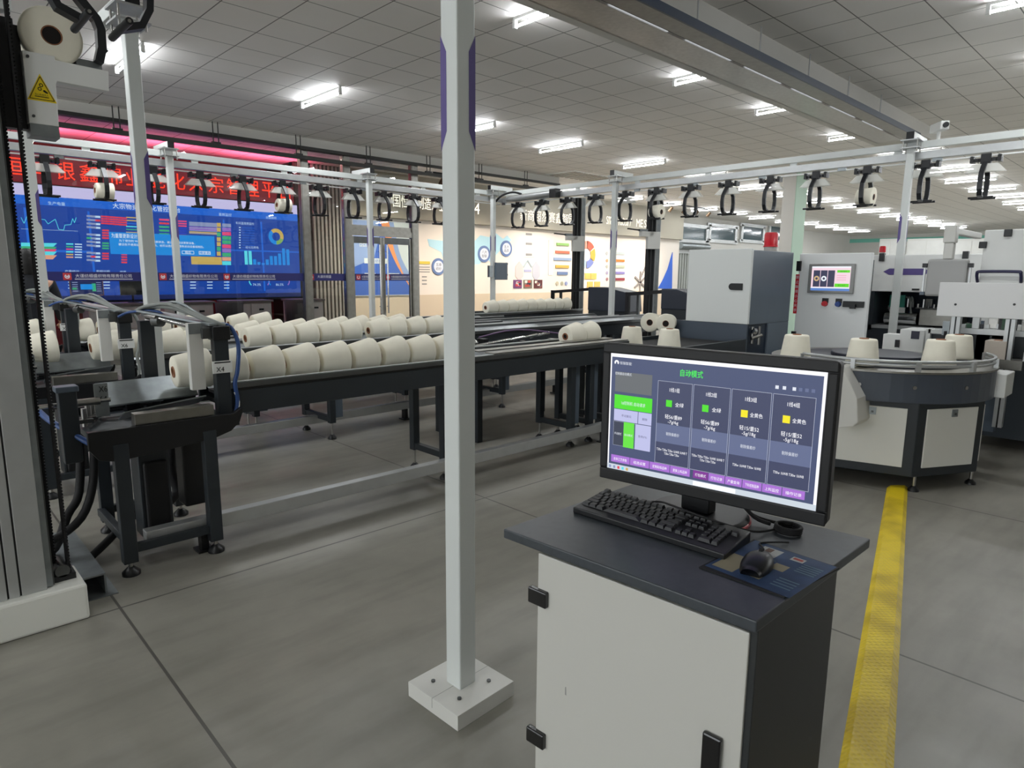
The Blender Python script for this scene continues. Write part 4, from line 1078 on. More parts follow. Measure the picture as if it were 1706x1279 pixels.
# ---- lifts
def lift_big():
    t = thing('bobbin_lift', 'tall aluminium bobbin lift column on a white base at the left edge', 'lift', (.3, 3.55, 0)); g = t.location
    MB(g).bb(-.35, .543, 3.40, 3.68, 0, .172, mat('lift_base_white', (238, 238, 230), .4)).build('base_block', t, .012)
    c = MB(g); c.bb(.0, .1, 3.46, 3.6, .172, 3.7, alu)
    for x0, x1 in ((.105, .255), (.262, .3), (.307, .4)): c.bb(x0, x1, 3.45, 3.6, .172, 3.7, alu)
    c.bb(.1, .4, 3.458, 3.6, .172, 3.7, black); c.build('column', t, .003)
    MB(g).bb(.4, .425, 3.47, 3.56, .175, 3.7, galv).bb(.425, .432, 3.48, 3.55, .175, 3.7, yellow if False else darksteel).build('guide_rail', t)
    b = MB(g); b.bb(.43, .456, 3.58, 3.64, .18, 3.68, rubber)
    for i in range(230):
        z = .2+i*.015; b.bb(.456, .461, 3.58, 3.64, z, z+.008, rubber)
    b.build('toothed_belt', t)
    b = MB(g); b.bb(.492, .500, 3.52, 3.56, .18, 3.68, rubber)
    for i in range(230):
        z = .2+i*.015; b.bb(.500, .506, 3.52, 3.56, z, z+.008, rubber)
    b.build('toothed_belt', t)
    b = MB(g); b.bb(.42, .52, 3.5, 3.64, .172, .2, black); b.cyl((.47, 3.5, .22), (.47, 3.64, .22), .03, darksteel); b.build('belt_pulley', t)
    MB(g).bb(.44, .545, 3.62, 3.68, 2.2, 2.62, black).build('carriage_back', t)
    return t
lift_big()
t = thing('lift_carriage', 'white lift carriage with a yellow warning triangle at the upper left', 'carriage', (.6, 3.6, 2.22)); g = t.location
M = Matrix.Translation((0, 3.62, 0)) @ Matrix.Rotation(R(90), 4, 'X')
b = MB(g); b.prism([(.538, 2.22), (.645, 2.22), (.65, 2.395), (.655, 2.41), (.853, 2.405), (.858, 2.492), (.655, 2.497), (.655, 2.512), (.54, 2.512)], 0, .05, white, M); b.build('side_plate', t, .003)
b = MB(g); b.bb(.54, .645, 3.57, 3.68, 2.17, 2.22, galv); b.build('lower_plate', t)
b = MB(g); b.bb(.66, .855, 3.6, 3.7, 2.44, 2.45, galv); b.build('arm_plate', t)
for dx, dz in ((.011, .03), (.012, .27)):
    b = MB(g); b.cyl((.545+dx, 3.57, 2.22+dz), (.545+dx, 3.562, 2.22+dz), .006, darksteel, seg=10); b.build('bolt', t)
b = MB(g)
P = Panel(b, (.5405, 3.5692, 2.428), (.106, 0, 0), (0, 0, -.122))
P.poly([(.5, .0), (0, .92), (1, .92)], mat('sign_yellow', (245, 214, 20), .5), 0)
blk = mat('sign_black', (14, 14, 14), .5)
tri = [(.5, .09), (.08, .86), (.92, .86)]
P.line(tri+[tri[0]], .026, blk, 1)
P.ring(.51, .38, .035, .062, 0, 360, blk, 2); P.ring(.45, .51, .035, .062, 0, 360, blk, 2); P.poly([(.56, .54), (.62, .53), (.72, .6), (.72, .64), (.64, .63), (.56, .58)], blk, 2)
P.text('当心机械伤人', .5, .7, .075, blk, 2, .46); P.rect(.26, .76, .74, .785, blk, 2)
b.build('warning_triangle', t)
b = MB(g)
for s in (-1, 1): b.ribbon([(.77+s*.04, 3.62, 2.5), (.79+s*.05, 3.63, 2.56), (.82+s*.055, 3.64, 2.6)], .02, .012, black, (0, 1, 0))
b.bb(.74, .84, 3.6, 3.66, 2.495, 2.53, galv); b.build('fork', t)
b = MB(g); b.ribbon([(.72, 3.57, 2.83), (.77, 3.57, 2.765), (.825, 3.57, 2.7), (.838, 3.57, 2.66), (.836, 3.57, 2.58), (.82, 3.57, 2.52)], .05, .034, armm, (0, 1, 0)); b.build('bent_arm', t)
put_bobbin((.655, 3.785, 2.60), (0, 0, R(-90)), 'cream yarn bobbin lying end-on on the lift carriage at the upper left', 'bobbins carried overhead')
put_gripper(.67, 2.83, R(90), 'near black gripper with round pins hanging over the lift carriage', 2.945)
# short overhead rail over the lift, where that gripper hangs
t = thing('lift_rail', 'short white overhead rail crossing above the lift', 'rail', (.3, 4.3, 2.9)); g = t.location
MB(g).bb(-1.5, .62, 4.25, 4.33, 2.86, 2.96, pole_white).bb(-1.5, .62, 4.26, 4.32, 2.78, 2.83, black).build('beam', t, .004)
t = thing('lift_head_rail', 'white overhead rail above the near gripper, at the top left corner', 'rail', (.535, 2.9, 3.0)); g = t.location
MB(g).bb(.63, .71, 1.6, 4.3, 2.95, 3.04, alu).build('beam', t, .004)

def lift_far(px, y_, label, X=None):
    d = onY(px, 450, y_); x = d.x
    t = thing('bobbin_lift', label, 'lift', (x, y_, 0), R(-25)); 
    MB().bb(-.14, .1, -.12, .12, 0, .12, offwhite).build('base_block', t)
    b = MB(); b.bb(-.0, .085, -.07, .07, .12, 3.0, alu); b.bb(.01, .075, -.075, -.07, .12, 3.0, galv); b.build('column', t, .004)
    b = MB(); b.bb(-.12, -.0, -.04, .05, .12, 3.0, rubber); b.bb(-.075, -.06, -.05, -.04, .12, 3.0, darksteel); b.build('toothed_belt', t)
    b = MB(); b.bb(-.2, .03, -.16, -.08, 2.02, 2.3, offwhite); b.bb(-.32, -.1, -.16, -.06, 2.22, 2.3, offwhite); b.build('carriage', t, .004)
    b = MB(); b.bar((-.32, -.1, 2.32), (-.58, -.16, 2.335), .03, .02, black); b.bb(-.34, -.2, -.14, -.08, 2.3, 2.34, galv); b.build('fork', t)
    return t
lift_far(964, 8.3, 'tall slim lift column left of the white transport pole, before the exhibit wall')
lift_far(1087, 6.5, 'second slim lift column, between the white transport pole and the sorting cabinet')

def pusher(px0, px1, y0, y1, X, label, armpx):
    a = onX(px0, y0, X); c = onX(px1, y1, X)
    t = thing('bobbin_pusher', label, 'machine', (X, (a.y+c.y)/2, 0)); g = t.location
    b = MB(g); b.prism([(a.y, c.z), (a.y, a.z), ((a.y+c.y)/2, a.z), (c.y-.02, a.z-.08), (c.y-.06, c.z)], X, X+.4, mat('navy_cover', (44, 50, 62), .4), Matrix(((0, 0, 1, 0), (1, 0, 0, 0), (0, 1, 0, 0), (0, 0, 0, 1)))); b.build('cover', t, .01)
    b = MB(g); b.bb(X+.02, X+.38, c.y, a.y, .1, c.z, dark); b.build('stand', t)
    e = onX(armpx[0], armpx[1], X); 
    b = MB(g); b.bar((X+.05, a.y, a.z-.04), (X+.05, e.y, e.z), .06, .05, black); b.bar((X+.05, e.y, e.z+.03), (X+.05, e.y-.0, e.z-.3), .06, .05, black); b.bar((X+.15, e.y-.12, e.z), (X+.15, e.y-.12, e.z-.3), .04, .04, darksteel); b.build('swing_arm', t)
    return t
pusher(980, 1042, 478, 520, 9.3, 'navy covered pusher machine behind the white transport pole', (918, 486))
pusher(1102, 1150, 481, 517, 8.0, 'navy covered pusher machine left of the sorting cabinet', (1043, 490))
t = thing('control_box', 'small dark control box on the white corner pole', 'box', (8.95, 9.8, 1.8)); g = t.location
a = onY(815, 437, 9.85); c = onY(843, 466, 9.85)
MB(g).bb(a.x+.14, c.x, 9.8, 9.98, c.z, a.z, dark2).build('housing', t, .008)
MB(g).bb(a.x, a.x+.14, 9.84, 9.9, c.z+.05, a.z-.06, galv).build('side_plate', t)
b = MB(g); 
for z in (.1, .32): b.cyl((c.x, 9.85, c.z+z), (c.x+.03, 9.85, c.z+z), .025, black, seg=10)
b.build('cable_gland', t)

# ---- structural column and storage partition at the back right
a = onX(1302, 350, 17.2); c = onX(1323, 350, 17.2)
b = MB(); b.bb(17.2, 17.85, c.y, a.y, 0, 4.2, wallm); b.bb(17.2, 17.85, c.y-.02, c.y, 0, 4.2, mat('pale_green_paint', (176, 204, 184), .5)); struct(b.build('trim_13'))
SY = 16.36
winm = mat('dark_window', (74, 92, 98), .12)
for i, (p0, p1) in enumerate(((1133, 1176), (1182, 1224), (1236, 1270), (1282, 1310))):
    a = onY(p0, 374, SY); c = onY(p1, 404, SY)
    o = bpy.data.objects.new('window_%d' % (i+5), None); C.objects.link(o); o.location = (a.x, SY, c.z); struct(o); g = o.location.copy()
    MB(g).bb(a.x, c.x, SY, SY+.02, c.z, a.z, winm).build('glass_pane', o)
    f = MB(g)
    for z in (c.z, a.z): f.bb(a.x-.2, c.x+.2, SY-.06, SY+.03, z-.08, z+.08, alu)
    for x in (a.x, c.x): f.bb(x-.1, x+.1, SY-.06, SY+.03, c.z, a.z, alu)
    f.build('window_frame', o)
b = MB(); 
for i in range(60): b.bb(24.5+i*.2, 24.6+i*.2, SY-.03, SY+.04, 0, 2.6, mat('ribbed_panel', (168, 172, 168), .5))
b.bb(24.45, 46, SY-.08, SY+.04, 2.55, 2.75, alu); struct(b.build('trim_14'))
t = thing('silver_duct', 'crinkled silver duct on the partition right of the exhibit wall', 'duct', (26, 16, 3.0)); g = t.location
a = onY(1133, 409, 16.1); c = onY(1180, 412, 16.1)
b = MB(g); b.lathe((a.x, 16.1, a.z), (c.x, 16.1, c.z), [(.14+.02*(i % 2), i/24) for i in range(25)], galv, 14); b.build('duct', t)

# ---- white wall units at the far end
for i, (p0, p1, lab) in enumerate(((1466, 1499, 'left of the white machine pole'), (1512, 1575, 'right of the white machine pole'), (1592, 1646, 'beside the tall right cabinet'))):
    a = onX(p0, 398, 38); c = onX(p1, 432, 38)
    t = thing('storage_cabinet', 'white storage cabinet standing far back, '+lab, 'cabinet', (38.4, (a.y+c.y)/2, 0), 0, 'white cabinets at the far wall'); g = t.location
    MB(g).bb(38, 38.8, c.y, a.y, 0, a.z, mat('far_white', (232, 232, 228), .5)).build('carcass', t)
    MB(g).bb(37.98, 38, c.y+.05, (a.y+c.y)/2-.02, .1, a.z-.1, white).build('door', t); MB(g).bb(37.98, 38, (a.y+c.y)/2+.02, a.y-.05, .1, a.z-.1, white).build('door', t)

# ================================================================== SORTING AND PACKING MACHINES
t = thing('sorting_cabinet', 'tall sorting cabinet with a pale door and slate side, behind the monitor', 'cabinet', (7.4, 3.9, 0)); g = t.location
b = MB(g); b.bb(7.02, 8.05, 3.5, 4.28, 1.05, 1.88, dark2); b.bb(7.02, 8.05, 3.95, 4.46, .1, 1.05, dark); b.bb(7.5, 8.05, 3.5, 3.95, .1, 1.05, dark2); b.bb(7.02, 7.5, 3.5, 3.95, .1, .55, dark)
b.build('body', t, .008)
MB(g).bb(7.02, 7.5, 3.52, 3.95, .55, 1.05, mat('navy_recess', (20, 36, 54), .5)).build('recess', t)
d = MB(g).bb(6.98, 7.02, 3.495, 4.285, 1.06, 1.895, mat('sorter_door_white', (230, 233, 230), .4)).build('door', t, .006)
b = MB(g); p2 = [(.0, -.038), (.13, -.038)]+[(.13+.038*math.sin(a_), -.038*math.cos(a_)) for a_ in [R(k) for k in range(0, 181, 20)]]+[(0, .038)]
b.prism(p2, 0, .012, black, Matrix(((0, 0, -1, 6.98), (1, 0, 0, 3.58), (0, 1, 0, 1.475), (0, 0, 0, 1)))); b.build('door_latch', d, .003)
b = MB(g); b.bb(6.99, 7.02, 3.505, 4.47, .62, 1.06, mat('slate_lower', (74, 84, 96), .4)); b.build('lower_front', t)
b = MB(g); b.cyl((7.2, 3.46, 1.03), (7.2, 3.46, .82), .016, steel); b.cyl((7.08, 3.48, 1.03), (7.08, 3.48, .84), .016, steel); b.cyl((7.06, 3.48, .9), (7.24, 3.45, .93), .018, steel); b.lathe((7.06, 3.47, .99), (7.12, 3.46, .97), [(.03, 0), (.045, .6), (.02, 1)], chrome); b.build('feeler_linkage', t)
t2 = thing('signal_lamp', 'large red signal lamp on top of the slate sided cabinet', 'lamp', (7.8, 3.68, 1.88)); g2 = t2.location
MB(g2).cyl((7.8, 3.68, 1.88), (7.8, 3.68, 1.94), .075, mat('lamp_base', (190, 186, 180), .5), seg=20).build('base', t2)
MB(g2).lathe((7.8, 3.68, 1.94), (7.8, 3.68, 2.11), [(.085, 0), (.085, .1), (.078, .12), (.078, .85), (.068, 1)], red, 24).build('lens', t2)

t = thing('operator_panel', 'pale machine wall with a lit touch screen right of the slate cabinet', 'machine', (8.4, 3.1, 0)); g = t.location
b = MB(g); b.bb(8.2, 8.27, 2.67, 3.49, .70, 1.87, mat('machine_grey_white', (242, 244, 243), .42)); b.build('body', t, .008)
b = MB(g); b.bb(8.3, 8.85, 2.85, 3.45, 0, 1.8, dark); b.bb(8.28, 8.3, 2.9, 3.1, .62, .7, brown); b.build('plinth', t)
f = MB(g); f.bb(8.165, 8.2, 2.83, 3.355, 1.40, 1.745, mat('screen_bezel', (140, 140, 138), .35, .4)); fo = f.build('touch_screen', t, .006)
b = MB(g); P = Panel(b, (8.1645, 3.315, 1.715), (0, -.445, 0), (0, 0, -.285))
P.rect(0, 0, 1, 1, em('hmi_pink', (244, 214, 226)), 0); P.rect(0, 0, 1, .06, e_wh, 1); P.rect(0, .9, 1, 1, em('hmi_bar', (90, 130, 200)), 1); P.rect(0, .86, 1, .9, e_wh, 1)
for i in range(3):
    P.rect(.05+i*.19, .16, .225+i*.19, .84, em('hmi_navy', (56, 58, 84)), 1)
    if i < 2: P.ring(.14+i*.19, .5, .05, .11, 0, 360, (em('hmi_tan', (206, 176, 130)), e_wh)[i], 2)
gn = em('hmi_green', (96, 220, 30)); P.rect(.66, .15, .98, .25, gn, 1); P.rect(.62, .7, .98, .84, gn, 1); P.text('运行状态', .82, .2, .06, em('hmi_dark', (40, 90, 30)), 2); P.text('停止运行', .8, .77, .07, em('hmi_dark', (40, 90, 30)), 2)
for v in (.36, .45, .54): P.rect(.66, v, .9, v+.02, em('hmi_rose', (236, 150, 180)), 2)
b.build('screen', fo)
for y, mt, nm in ((3.14, red, 'stop_button'), (2.985, mat('blue_plastic', (40, 70, 140), .4), 'selector_button')):
    b = MB(g); b.bb(8.185, 8.2, y-.035, y+.035, 1.285, 1.34, black); b.cyl((8.19, y, 1.275), (8.15, y, 1.275), .034, mt, .028, 18); b.build(nm, t)
b = MB(g); b.bb(8.165, 8.2, 2.70, 2.93, 1.245, 1.315, black); b.bb(8.13, 8.165, 2.78, 2.84, 1.23, 1.28, black); b.build('door_lock', t, .004)
b = MB(g)
for z in (1.72, .86): b.bb(8.17, 8.2, 3.46, 3.51, z-.06, z+.06, black)
b.build('hinge', t)
b = MB(g); P = Panel(b, (8.198, 3.52, 1.62), (0, -.045, 0), (0, 0, -.48)); P.rect(0, 0, 1, 1, red, 0)
for i, ch in enumerate('禁止触摸小心夹手'): P.text(ch, .5, .07+i*.12, .08, tapewhite, 1, .8)
b.build('warning_strip', t)

t = thing('packing_machine', 'white hooded packing machine with a purple arrow stripe, right of the touch screen', 'machine', (9.4, 2.3, 0)); g = t.location
b = MB(g); b.bb(9.0, 10.2, 1.0, 2.98, 1.41, 1.88, white); b.build('hood', t, .01)
M = Matrix(((0, 0, -1, 8.998), (-1, 0, 0, 2.55), (0, 1, 0, 1.665), (0, 0, 0, 1)))
b = MB(g); b.prism([(-.27, 0), (-.2, .04), (.2, .04), (.27, 0), (.2, -.04), (-.2, -.04)], 0, .002, purple, M); b.build('purple_arrow', t)
b = MB(g); b.bb(8.97, 9.0, 2.38, 2.46, 1.435, 1.455, black); b.build('hood_pull', t)
for y, z in ((2.85, 1.85), (1.93, 1.86), (1.5, 1.86), (1.36, 1.86)):
    b = MB(g); b.bb(8.97, 9.03, y-.03, y+.03, z-.05, z+.05, black); b.build('hood_clip', t)
b = MB(g); b.bb(9.9, 10.2, 1.0, 2.98, .1, 1.41, mat('machine_inside', (44, 56, 70), .5)); b.bb(9.0, 10.2, 2.9, 2.98, .9, 1.41, dark); b.bb(9.0, 10.1, 1.0, 2.98, .93, .97, alu); b.bb(9.0, 10.1, 1.0, 2.98, .2, .93, dark); b.build('frame', t)
b = MB(g); b.bb(9.1, 9.8, 2.0, 2.38, .99, 1.2, satin); b.bb(9.05, 9.5, 1.96, 2.42, 1.2, 1.215, darksteel); b.build('weighing_pan', t, .01)
b = MB(g); b.cyl((9.2, 2.8, 1.06), (9.2, 2.42, 1.06), .075, chrome, seg=24); b.build('roller', t)
random.seed(5)
b = MB(g)
for i in range(46):
    y = random.uniform(1.7, 2.9); z = random.uniform(1.0, 1.34); x = random.uniform(9.45, 9.85); s = random.uniform(.015, .05)
    b.box((x, y, z), (s, s*random.uniform(.5, 2), s*random.uniform(.5, 2.4)), random.choice((steel, black, dark2, alu, satin, blue, black)))
for i in range(9):
    y = 2.05+i*.06; b.cyl((9.12, y, 1.215), (9.12, y, 1.26+.03*(i % 3)), .012, (steel, darksteel, chrome)[i % 3], seg=8)
b.build('mechanism', t)
b = MB(g); b.bb(9.3, 9.34, 2.62, 2.8, 1.2, 1.36, mat('green_board', (70, 160, 140), .5)); b.bb(9.28, 9.3, 2.6, 2.78, 1.13, 1.2, white); b.build('circuit_board', t)
b = MB(g)
for i in range(3): b.tube([(9.3, 2.6-.03*i, 1.34), (9.25, 2.55-.02*i, 1.3), (9.22, 2.52, 1.2), (9.22, 2.5-.02*i, 1.02)], .01, grey_hose)
b.build('hose', t)
t.location.x += .5; t.location.y += .12
t2 = thing('signal_lamp', 'small red signal lamp on the white hood left of the machine pole', 'lamp', (9.05, 2.87, 1.88)); g2 = t2.location
MB(g2).cyl((9.05, 2.87, 1.88), (9.05, 2.87, 1.915), .035, mat('lamp_base', (190, 186, 180), .5)).build('base', t2)
MB(g2).lathe((9.05, 2.87, 1.915), (9.05, 2.87, 1.995), [(.04, 0), (.038, .8), (.03, 1)], red, 20).build('lens', t2)
t2.location.x += .5; t2.location.y += .12

t = thing('tall_machine_cabinet', 'tall white machine cabinet at the right edge with dark clips', 'cabinet', (8.2, .9, 0)); g = t.location
MB(g).bb(7.5, 8.9, .2, 1.49, .9, 2.035, white).build('body', t, .008)
MB(g).bb(7.55, 8.85, .25, 1.45, .1, .9, mat('machine_lower', (58, 66, 74), .5)).build('lower_body', t)
b = MB(g); b.bb(7.47, 7.5, 1.28, 1.34, 1.97, 2.035, black); b.build('clip', t, .004)
b = MB(g); b.bb(7.47, 7.52, 1.46, 1.52, 1.87, 1.93, black); b.build('clip', t, .004)
b = MB(g); b.tube([(7.5, 1.5, 1.56), (7.44, 1.5, 1.64), (7.44, 1.46, 1.655), (7.44, 1.2, 1.655), (7.44, 1.17, 1.64), (7.5, 1.17, 1.56)], .014, mat('navy_handle', (52, 50, 84), .4), sub=3); b.build('handle', t)

t = thing('swivel_screen', 'grey hanging operator screen seen from behind on a white swivel arm', 'monitor', (7.35, 1.72, 1.4)); g = t.location
b = MB(g); b.bb(7.3, 7.38, 1.55, 1.88, 1.42, 1.77, mat('screen_grey', (176, 176, 174), .5)); b.build('housing', t, .02)
b = MB(g)
for y in (1.53, 1.9): MB(g).bb(7.3, 7.34, y-.02, y+.02, 1.69, 1.73, black).bb(7.31, 7.33, y-.008, y+.008, 1.45, 1.7, alu).bb(7.3, 7.34, y-.02, y+.02, 1.43, 1.46, dark2).build('side_clamp', t)
b = MB(g); b.bb(7.3, 7.38, 1.68, 1.76, 1.77, 1.92, offwhite); b.bb(7.29, 7.39, 1.67, 1.77, 1.92, 2.08, offwhite); b.bb(7.3, 8.4, 1.69, 1.75, 2.0, 2.06, offwhite); b.build('swivel_arm', t, .008)

# small white machine and frames standing behind the turntable
t = thing('weigh_station', 'white machine stand with a dark square window behind the turntable', 'machine', (7.9, 2.1, 0)); g = t.location
a = onX(1500, 548, 7.8); c = onX(1535, 600, 7.8)
b = MB(g); b.bb(7.8, 8.2, c.y, a.y, .3, a.z, white); b.build('body', t, .006)
w1 = onX(1519, 551, 7.8); w2 = onX(1531, 565, 7.8)
b = MB(g); b.bb(7.792, 7.8, w2.y, w1.y, w2.z, w1.z, mat('navy_window', (38, 40, 62), .3)); b.build('window', t)
b = MB(g); w1 = onX(1472, 556, 7.9); w2 = onX(1500, 600, 7.9); b.bb(7.9, 8.1, w2.y, w1.y, .3, w1.z, white); b.build('side_column', t)
b = MB(g); w1 = onX(1495, 566, 7.78); b.bb(7.775, 7.8, w1.y-.02, w1.y+.02, w1.z-.08, w1.z, black); b.build('latch', t)
b = MB(g); w1 = onX(1548, 548, 7.8); w2 = onX(1575, 600, 7.8)
for y in (w1.y, w2.y): b.bb(7.78, 7.83, y-.02, y+.02, .4, w1.z, white)
b.bb(7.78, 7.83, w2.y, w1.y, w1.z-.04, w1.z, white); b.bb(7.84, 8.1, w2.y, w1.y, .4, w1.z-.05, dark); b.build('frame', t)
b = MB(g); w1 = onX(1577, 535, 7.7); b.bb(7.7, 7.72, w1.y-.03, w1.y+.03, w1.z-.14, w1.z, galv); b.tube([(7.7, w1.y, w1.z-.1), (7.68, w1.y-.02, w1.z-.3), (7.7, w1.y-.05, w1.z-.5)], .014, rubber); b.build('perforated_bracket', t)

# ---- turntable
TC = Vector((6.08, 1.86)); TR = .83
def tp(a, r): return (TC.x + r*math.cos(R(a)), TC.y + r*math.sin(R(a)))
t = thing('bobbin_turntable', 'round turntable with white panelled base and dark rim carrying upright bobbins', 'machine', (TC.x, TC.y, 0)); g = t.location
A0 = 219-90      # first corner; one corner points at the yellow floor cover
cor = [A0+45*i for i in range(9)]
b = MB(g); b.prism([tp(a, TR-.02) for a in cor[:8]], .115, .70, dark, None); b.build('frame', t, .006)
b = MB(g); b.prism([tp(a, TR) for a in range(0, 360, 6)], .68, .90, mat('turntable_rim', (72, 79, 90), .4), None); b.build('rim', t, .006)
b = MB(g); b.prism([tp(a, TR+.01) for a in range(0, 360, 6)], .90, .915, satin, None); b.build('rim_edge', t)
b = MB(g); b.prism([tp(a, TR-.16) for a in range(0, 360, 6)], .915, .925, mat('belt_navy', (30, 34, 46), .45), None); b.build('turning_belt', t)
b = MB(g); b.prism([tp(a, .36) for a in range(0, 360, 8)], .925, .965, mat('hub_navy', (36, 40, 54), .45), None); b.build('hub', t, .01)
for i in range(8):
    p0 = Vector(tp(cor[i], TR-.02)); p1 = Vector(tp(cor[(i+1)], TR-.02)); u = (p1-p0).normalized(); n = Vector((u.y, -u.x))
    q0_ = p0+u*.072+n*.001; q1_ = p1-u*.072+n*.001; L = (q1_-q0_).length
    M = Matrix(((u.x, 0, n.x, q0_.x), (u.y, 0, n.y, q0_.y), (0, 1, 0, 0), (0, 0, 0, 1)))
    b = MB(g); b.prism([(0, .185), (L, .185), (L, .635), (0, .635)], 0, .012, mat('turntable_panel', (230, 229, 221), .42), M); po_ = b.build('base_panel', t, .003)
    b = MB(g); b.prism([(L*.52-.025, .57), (L*.52+.025, .57), (L*.52+.025, .625), (L*.52-.025, .625)], .012, .02, galv, M); b.prism([(L*.52-.008, .585), (L*.52+.008, .585), (L*.52+.008, .6), (L*.52-.008, .6)], .02, .026, darksteel, M); b.build('panel_latch', po_)
    fx, fy = tp(cor[i]+3, TR-.06)
    f = MB(g); f.cyl((fx, fy, .03), (fx, fy, .12), .012, steel, seg=10); f.lathe((fx, fy, 0), (fx, fy, .04), [(.04, 0), (.038, .4), (.014, 1)], black, 14); f.build('levelling_foot', t)
for z, r in ((.955, TR-.02), (.985, TR-.02)):
    b = MB(g); b.tube([(*tp(a, r), z) for a in range(150, 312, 9)], .012, alu, sub=2); b.build('guard_rail', t)
b = MB(g)
for a in range(156, 312, 30): x, y = tp(a, TR-.01); b.box((x, y, .945), (.03, .03, .08), alu, R(a))
b.build('rail_bracket', t)
b = MB(g)
for a in (190, 215, 242): x, y = tp(a, TR+.002); n = Vector((math.cos(R(a)), math.sin(R(a)), 0)); b.cyl((x, y, .8), Vector((x, y, .8))+n*.006, .014, steel, seg=12)
b.build('screw', t)
b = MB(g); x, y = tp(185, TR-.06)
xa = onX(1396, 640, 5.2); 
M = Matrix(((0, 0, 1, 5.1), (1, 0, 0, 0), (0, 1, 0, 0), (0, 0, 0, 1)))
gp = [onX(x_, y_, 5.1) for x_, y_ in ((1390, 610), (1403, 612), (1428, 664), (1429, 704), (1421, 711), (1390, 713))]
b.prism([(q_.y, q_.z) for q_ in gp], 0, .3, offwhite, M); b.build('left_guard', t, .008)
e0 = onX(1650, 625, 6.3); e1 = onX(1678, 657, 6.3)
b = MB(g); b.bb(6.2, 6.5, e1.y, e0.y+.02, e1.z-.02, e0.z+.03, white); b.build('right_guard_box', t, .008)
for px, py in ((1440, 606), (1567, 608), (1606, 595)):
    q = onZ(px, py, .93)
put_list = (((5.47, 1.78), 'upright bobbin on the turntable left of the machine pole'), ((5.86, 1.36), 'upright bobbin on the turntable right of the machine pole'), ((6.5, 1.38), 'upright bobbin on the turntable behind its right neighbour, under the hanging white panel'), ((5.40, 2.27), 'upright bobbin peeking above the monitor at the left of the turntable'))
for (x, y), lab in put_list: upright(x, y, .925, 'cream '+lab)

# white panel with dark handle and aluminium legs standing over the turntable outfeed
t = thing('guard_panel', 'large blank white guard panel on aluminium posts at the right edge', 'guard panel', (6.9, 1.2, 0)); g = t.location
a = onX(1566, 470, 6.9); c = onX(1720, 531, 6.9)
MB(g).bb(6.9, 6.94, c.y-.2, a.y, c.z-.01, a.z, mat('guard_white', (232, 232, 231), .4)).build('panel', t, .004)
for px in (1590, 1681):
    q = onX(px, 560, 7.0); b = MB(g); b.bb(6.98, 7.05, q.y-.035, q.y+.035, .3, c.z+.1, alu); b.bb(6.978, 6.98, q.y-.006, q.y+.006, .3, c.z+.1, black); b.build('post', t, .004)
b = MB(g)
for px in (1592, 1690): q = onX(px, 507, 6.9); b.cyl((6.9, q.y, q.z), (6.895, q.y, q.z), .01, black, seg=10)
b.build('screw', t)
w1 = onX(1600, 546, 7.2); w2 = onX(1706, 556, 7.2)
t = thing('outfeed_conveyor', 'silver framed outfeed conveyor with small machinery below the white guard panel', 'conveyor', (7.6, 1.0, 0)); g = t.location
b = MB(g); b.bb(7.2, 7.45, .1, w1.y, w1.z-.05, w1.z, alu); b.bb(7.25, 7.4, .1, w1.y, w1.z-.3, w1.z-.05, dark); b.build('beam', t)
random.seed(9); b = MB(g)
for i in range(40):
    y = random.uniform(.5, w1.y); s = random.uniform(.03, .07); hh_ = s*random.uniform(.6, 2.2); MB(g).box((random.uniform(7.22, 7.42), y, w1.z+hh_/2), (s, s*random.uniform(.6, 2), hh_), random.choice((black, dark2, steel, alu, white, dark, mat('machine_green', (60, 92, 72), .5)))).build('machine_block', t, .003)
for px in (1640, 1666):
    q = onX(px, 560, 7.3); b = MB(g); b.bb(7.25, 7.35, q.y-.05, q.y+.05, .2, w1.z-.05, (white, dark2)[px > 1650]); b.build('leg', t)
b = MB(g); b.bb(6.95, 7.45, 1.0, 1.2, .82, .9, satin); b.bb(6.95, 7.45, .98, 1.0, .9, .98, alu); b.build('side_guide', t)
t = thing('cardboard_box', 'taupe carton with a dark slot standing beside the outfeed posts', 'box', (7.0, 1.15, .92)); g = t.location
a = onX(1641, 567, 6.95); c = onX(1674, 594, 6.95)
MB(g).bb(6.96, 7.18, c.y, a.y, .9, a.z, mat('taupe_carton', (196, 186, 174), .7)).build('carton', t, .003)
MB(g).bb(7.03, 7.1, (a.y+c.y)/2-.03, (a.y+c.y)/2+.03, a.z, a.z+.004, brown).build('slot', t)

# link conveyor between the nearest conveyor and the sorter with two upright bobbins
t = thing('link_conveyor', 'dark link conveyor carrying upright bobbins towards the sorting cabinet', 'conveyor', (6.0, 3.85, 0)); g = t.location
MB(g).bb(5.4, 6.9, 3.5, 4.36, .82, .86, rubber).build('belt', t)
MB(g).bb(5.4, 6.9, 3.46, 3.5, .7, .9, dark).build('side_beam', t); MB(g).bb(5.4, 6.9, 4.36, 4.4, .7, .9, dark).build('side_beam', t)
for x in (5.5, 6.7):
    for y in (3.48, 4.38): MB(g).bb(x-.03, x+.03, y-.03, y+.03, 0, .72, dark).build('leg', t)
upright(5.68, 4.12, .86, 'cream upright bobbin behind the monitor, left of the sorting cabinet', 'upright bobbins on the link conveyor')
upright(5.74, 3.7, .86, 'cream upright bobbin partly hidden by the dark base of the sorting cabinet', 'upright bobbins on the link conveyor')
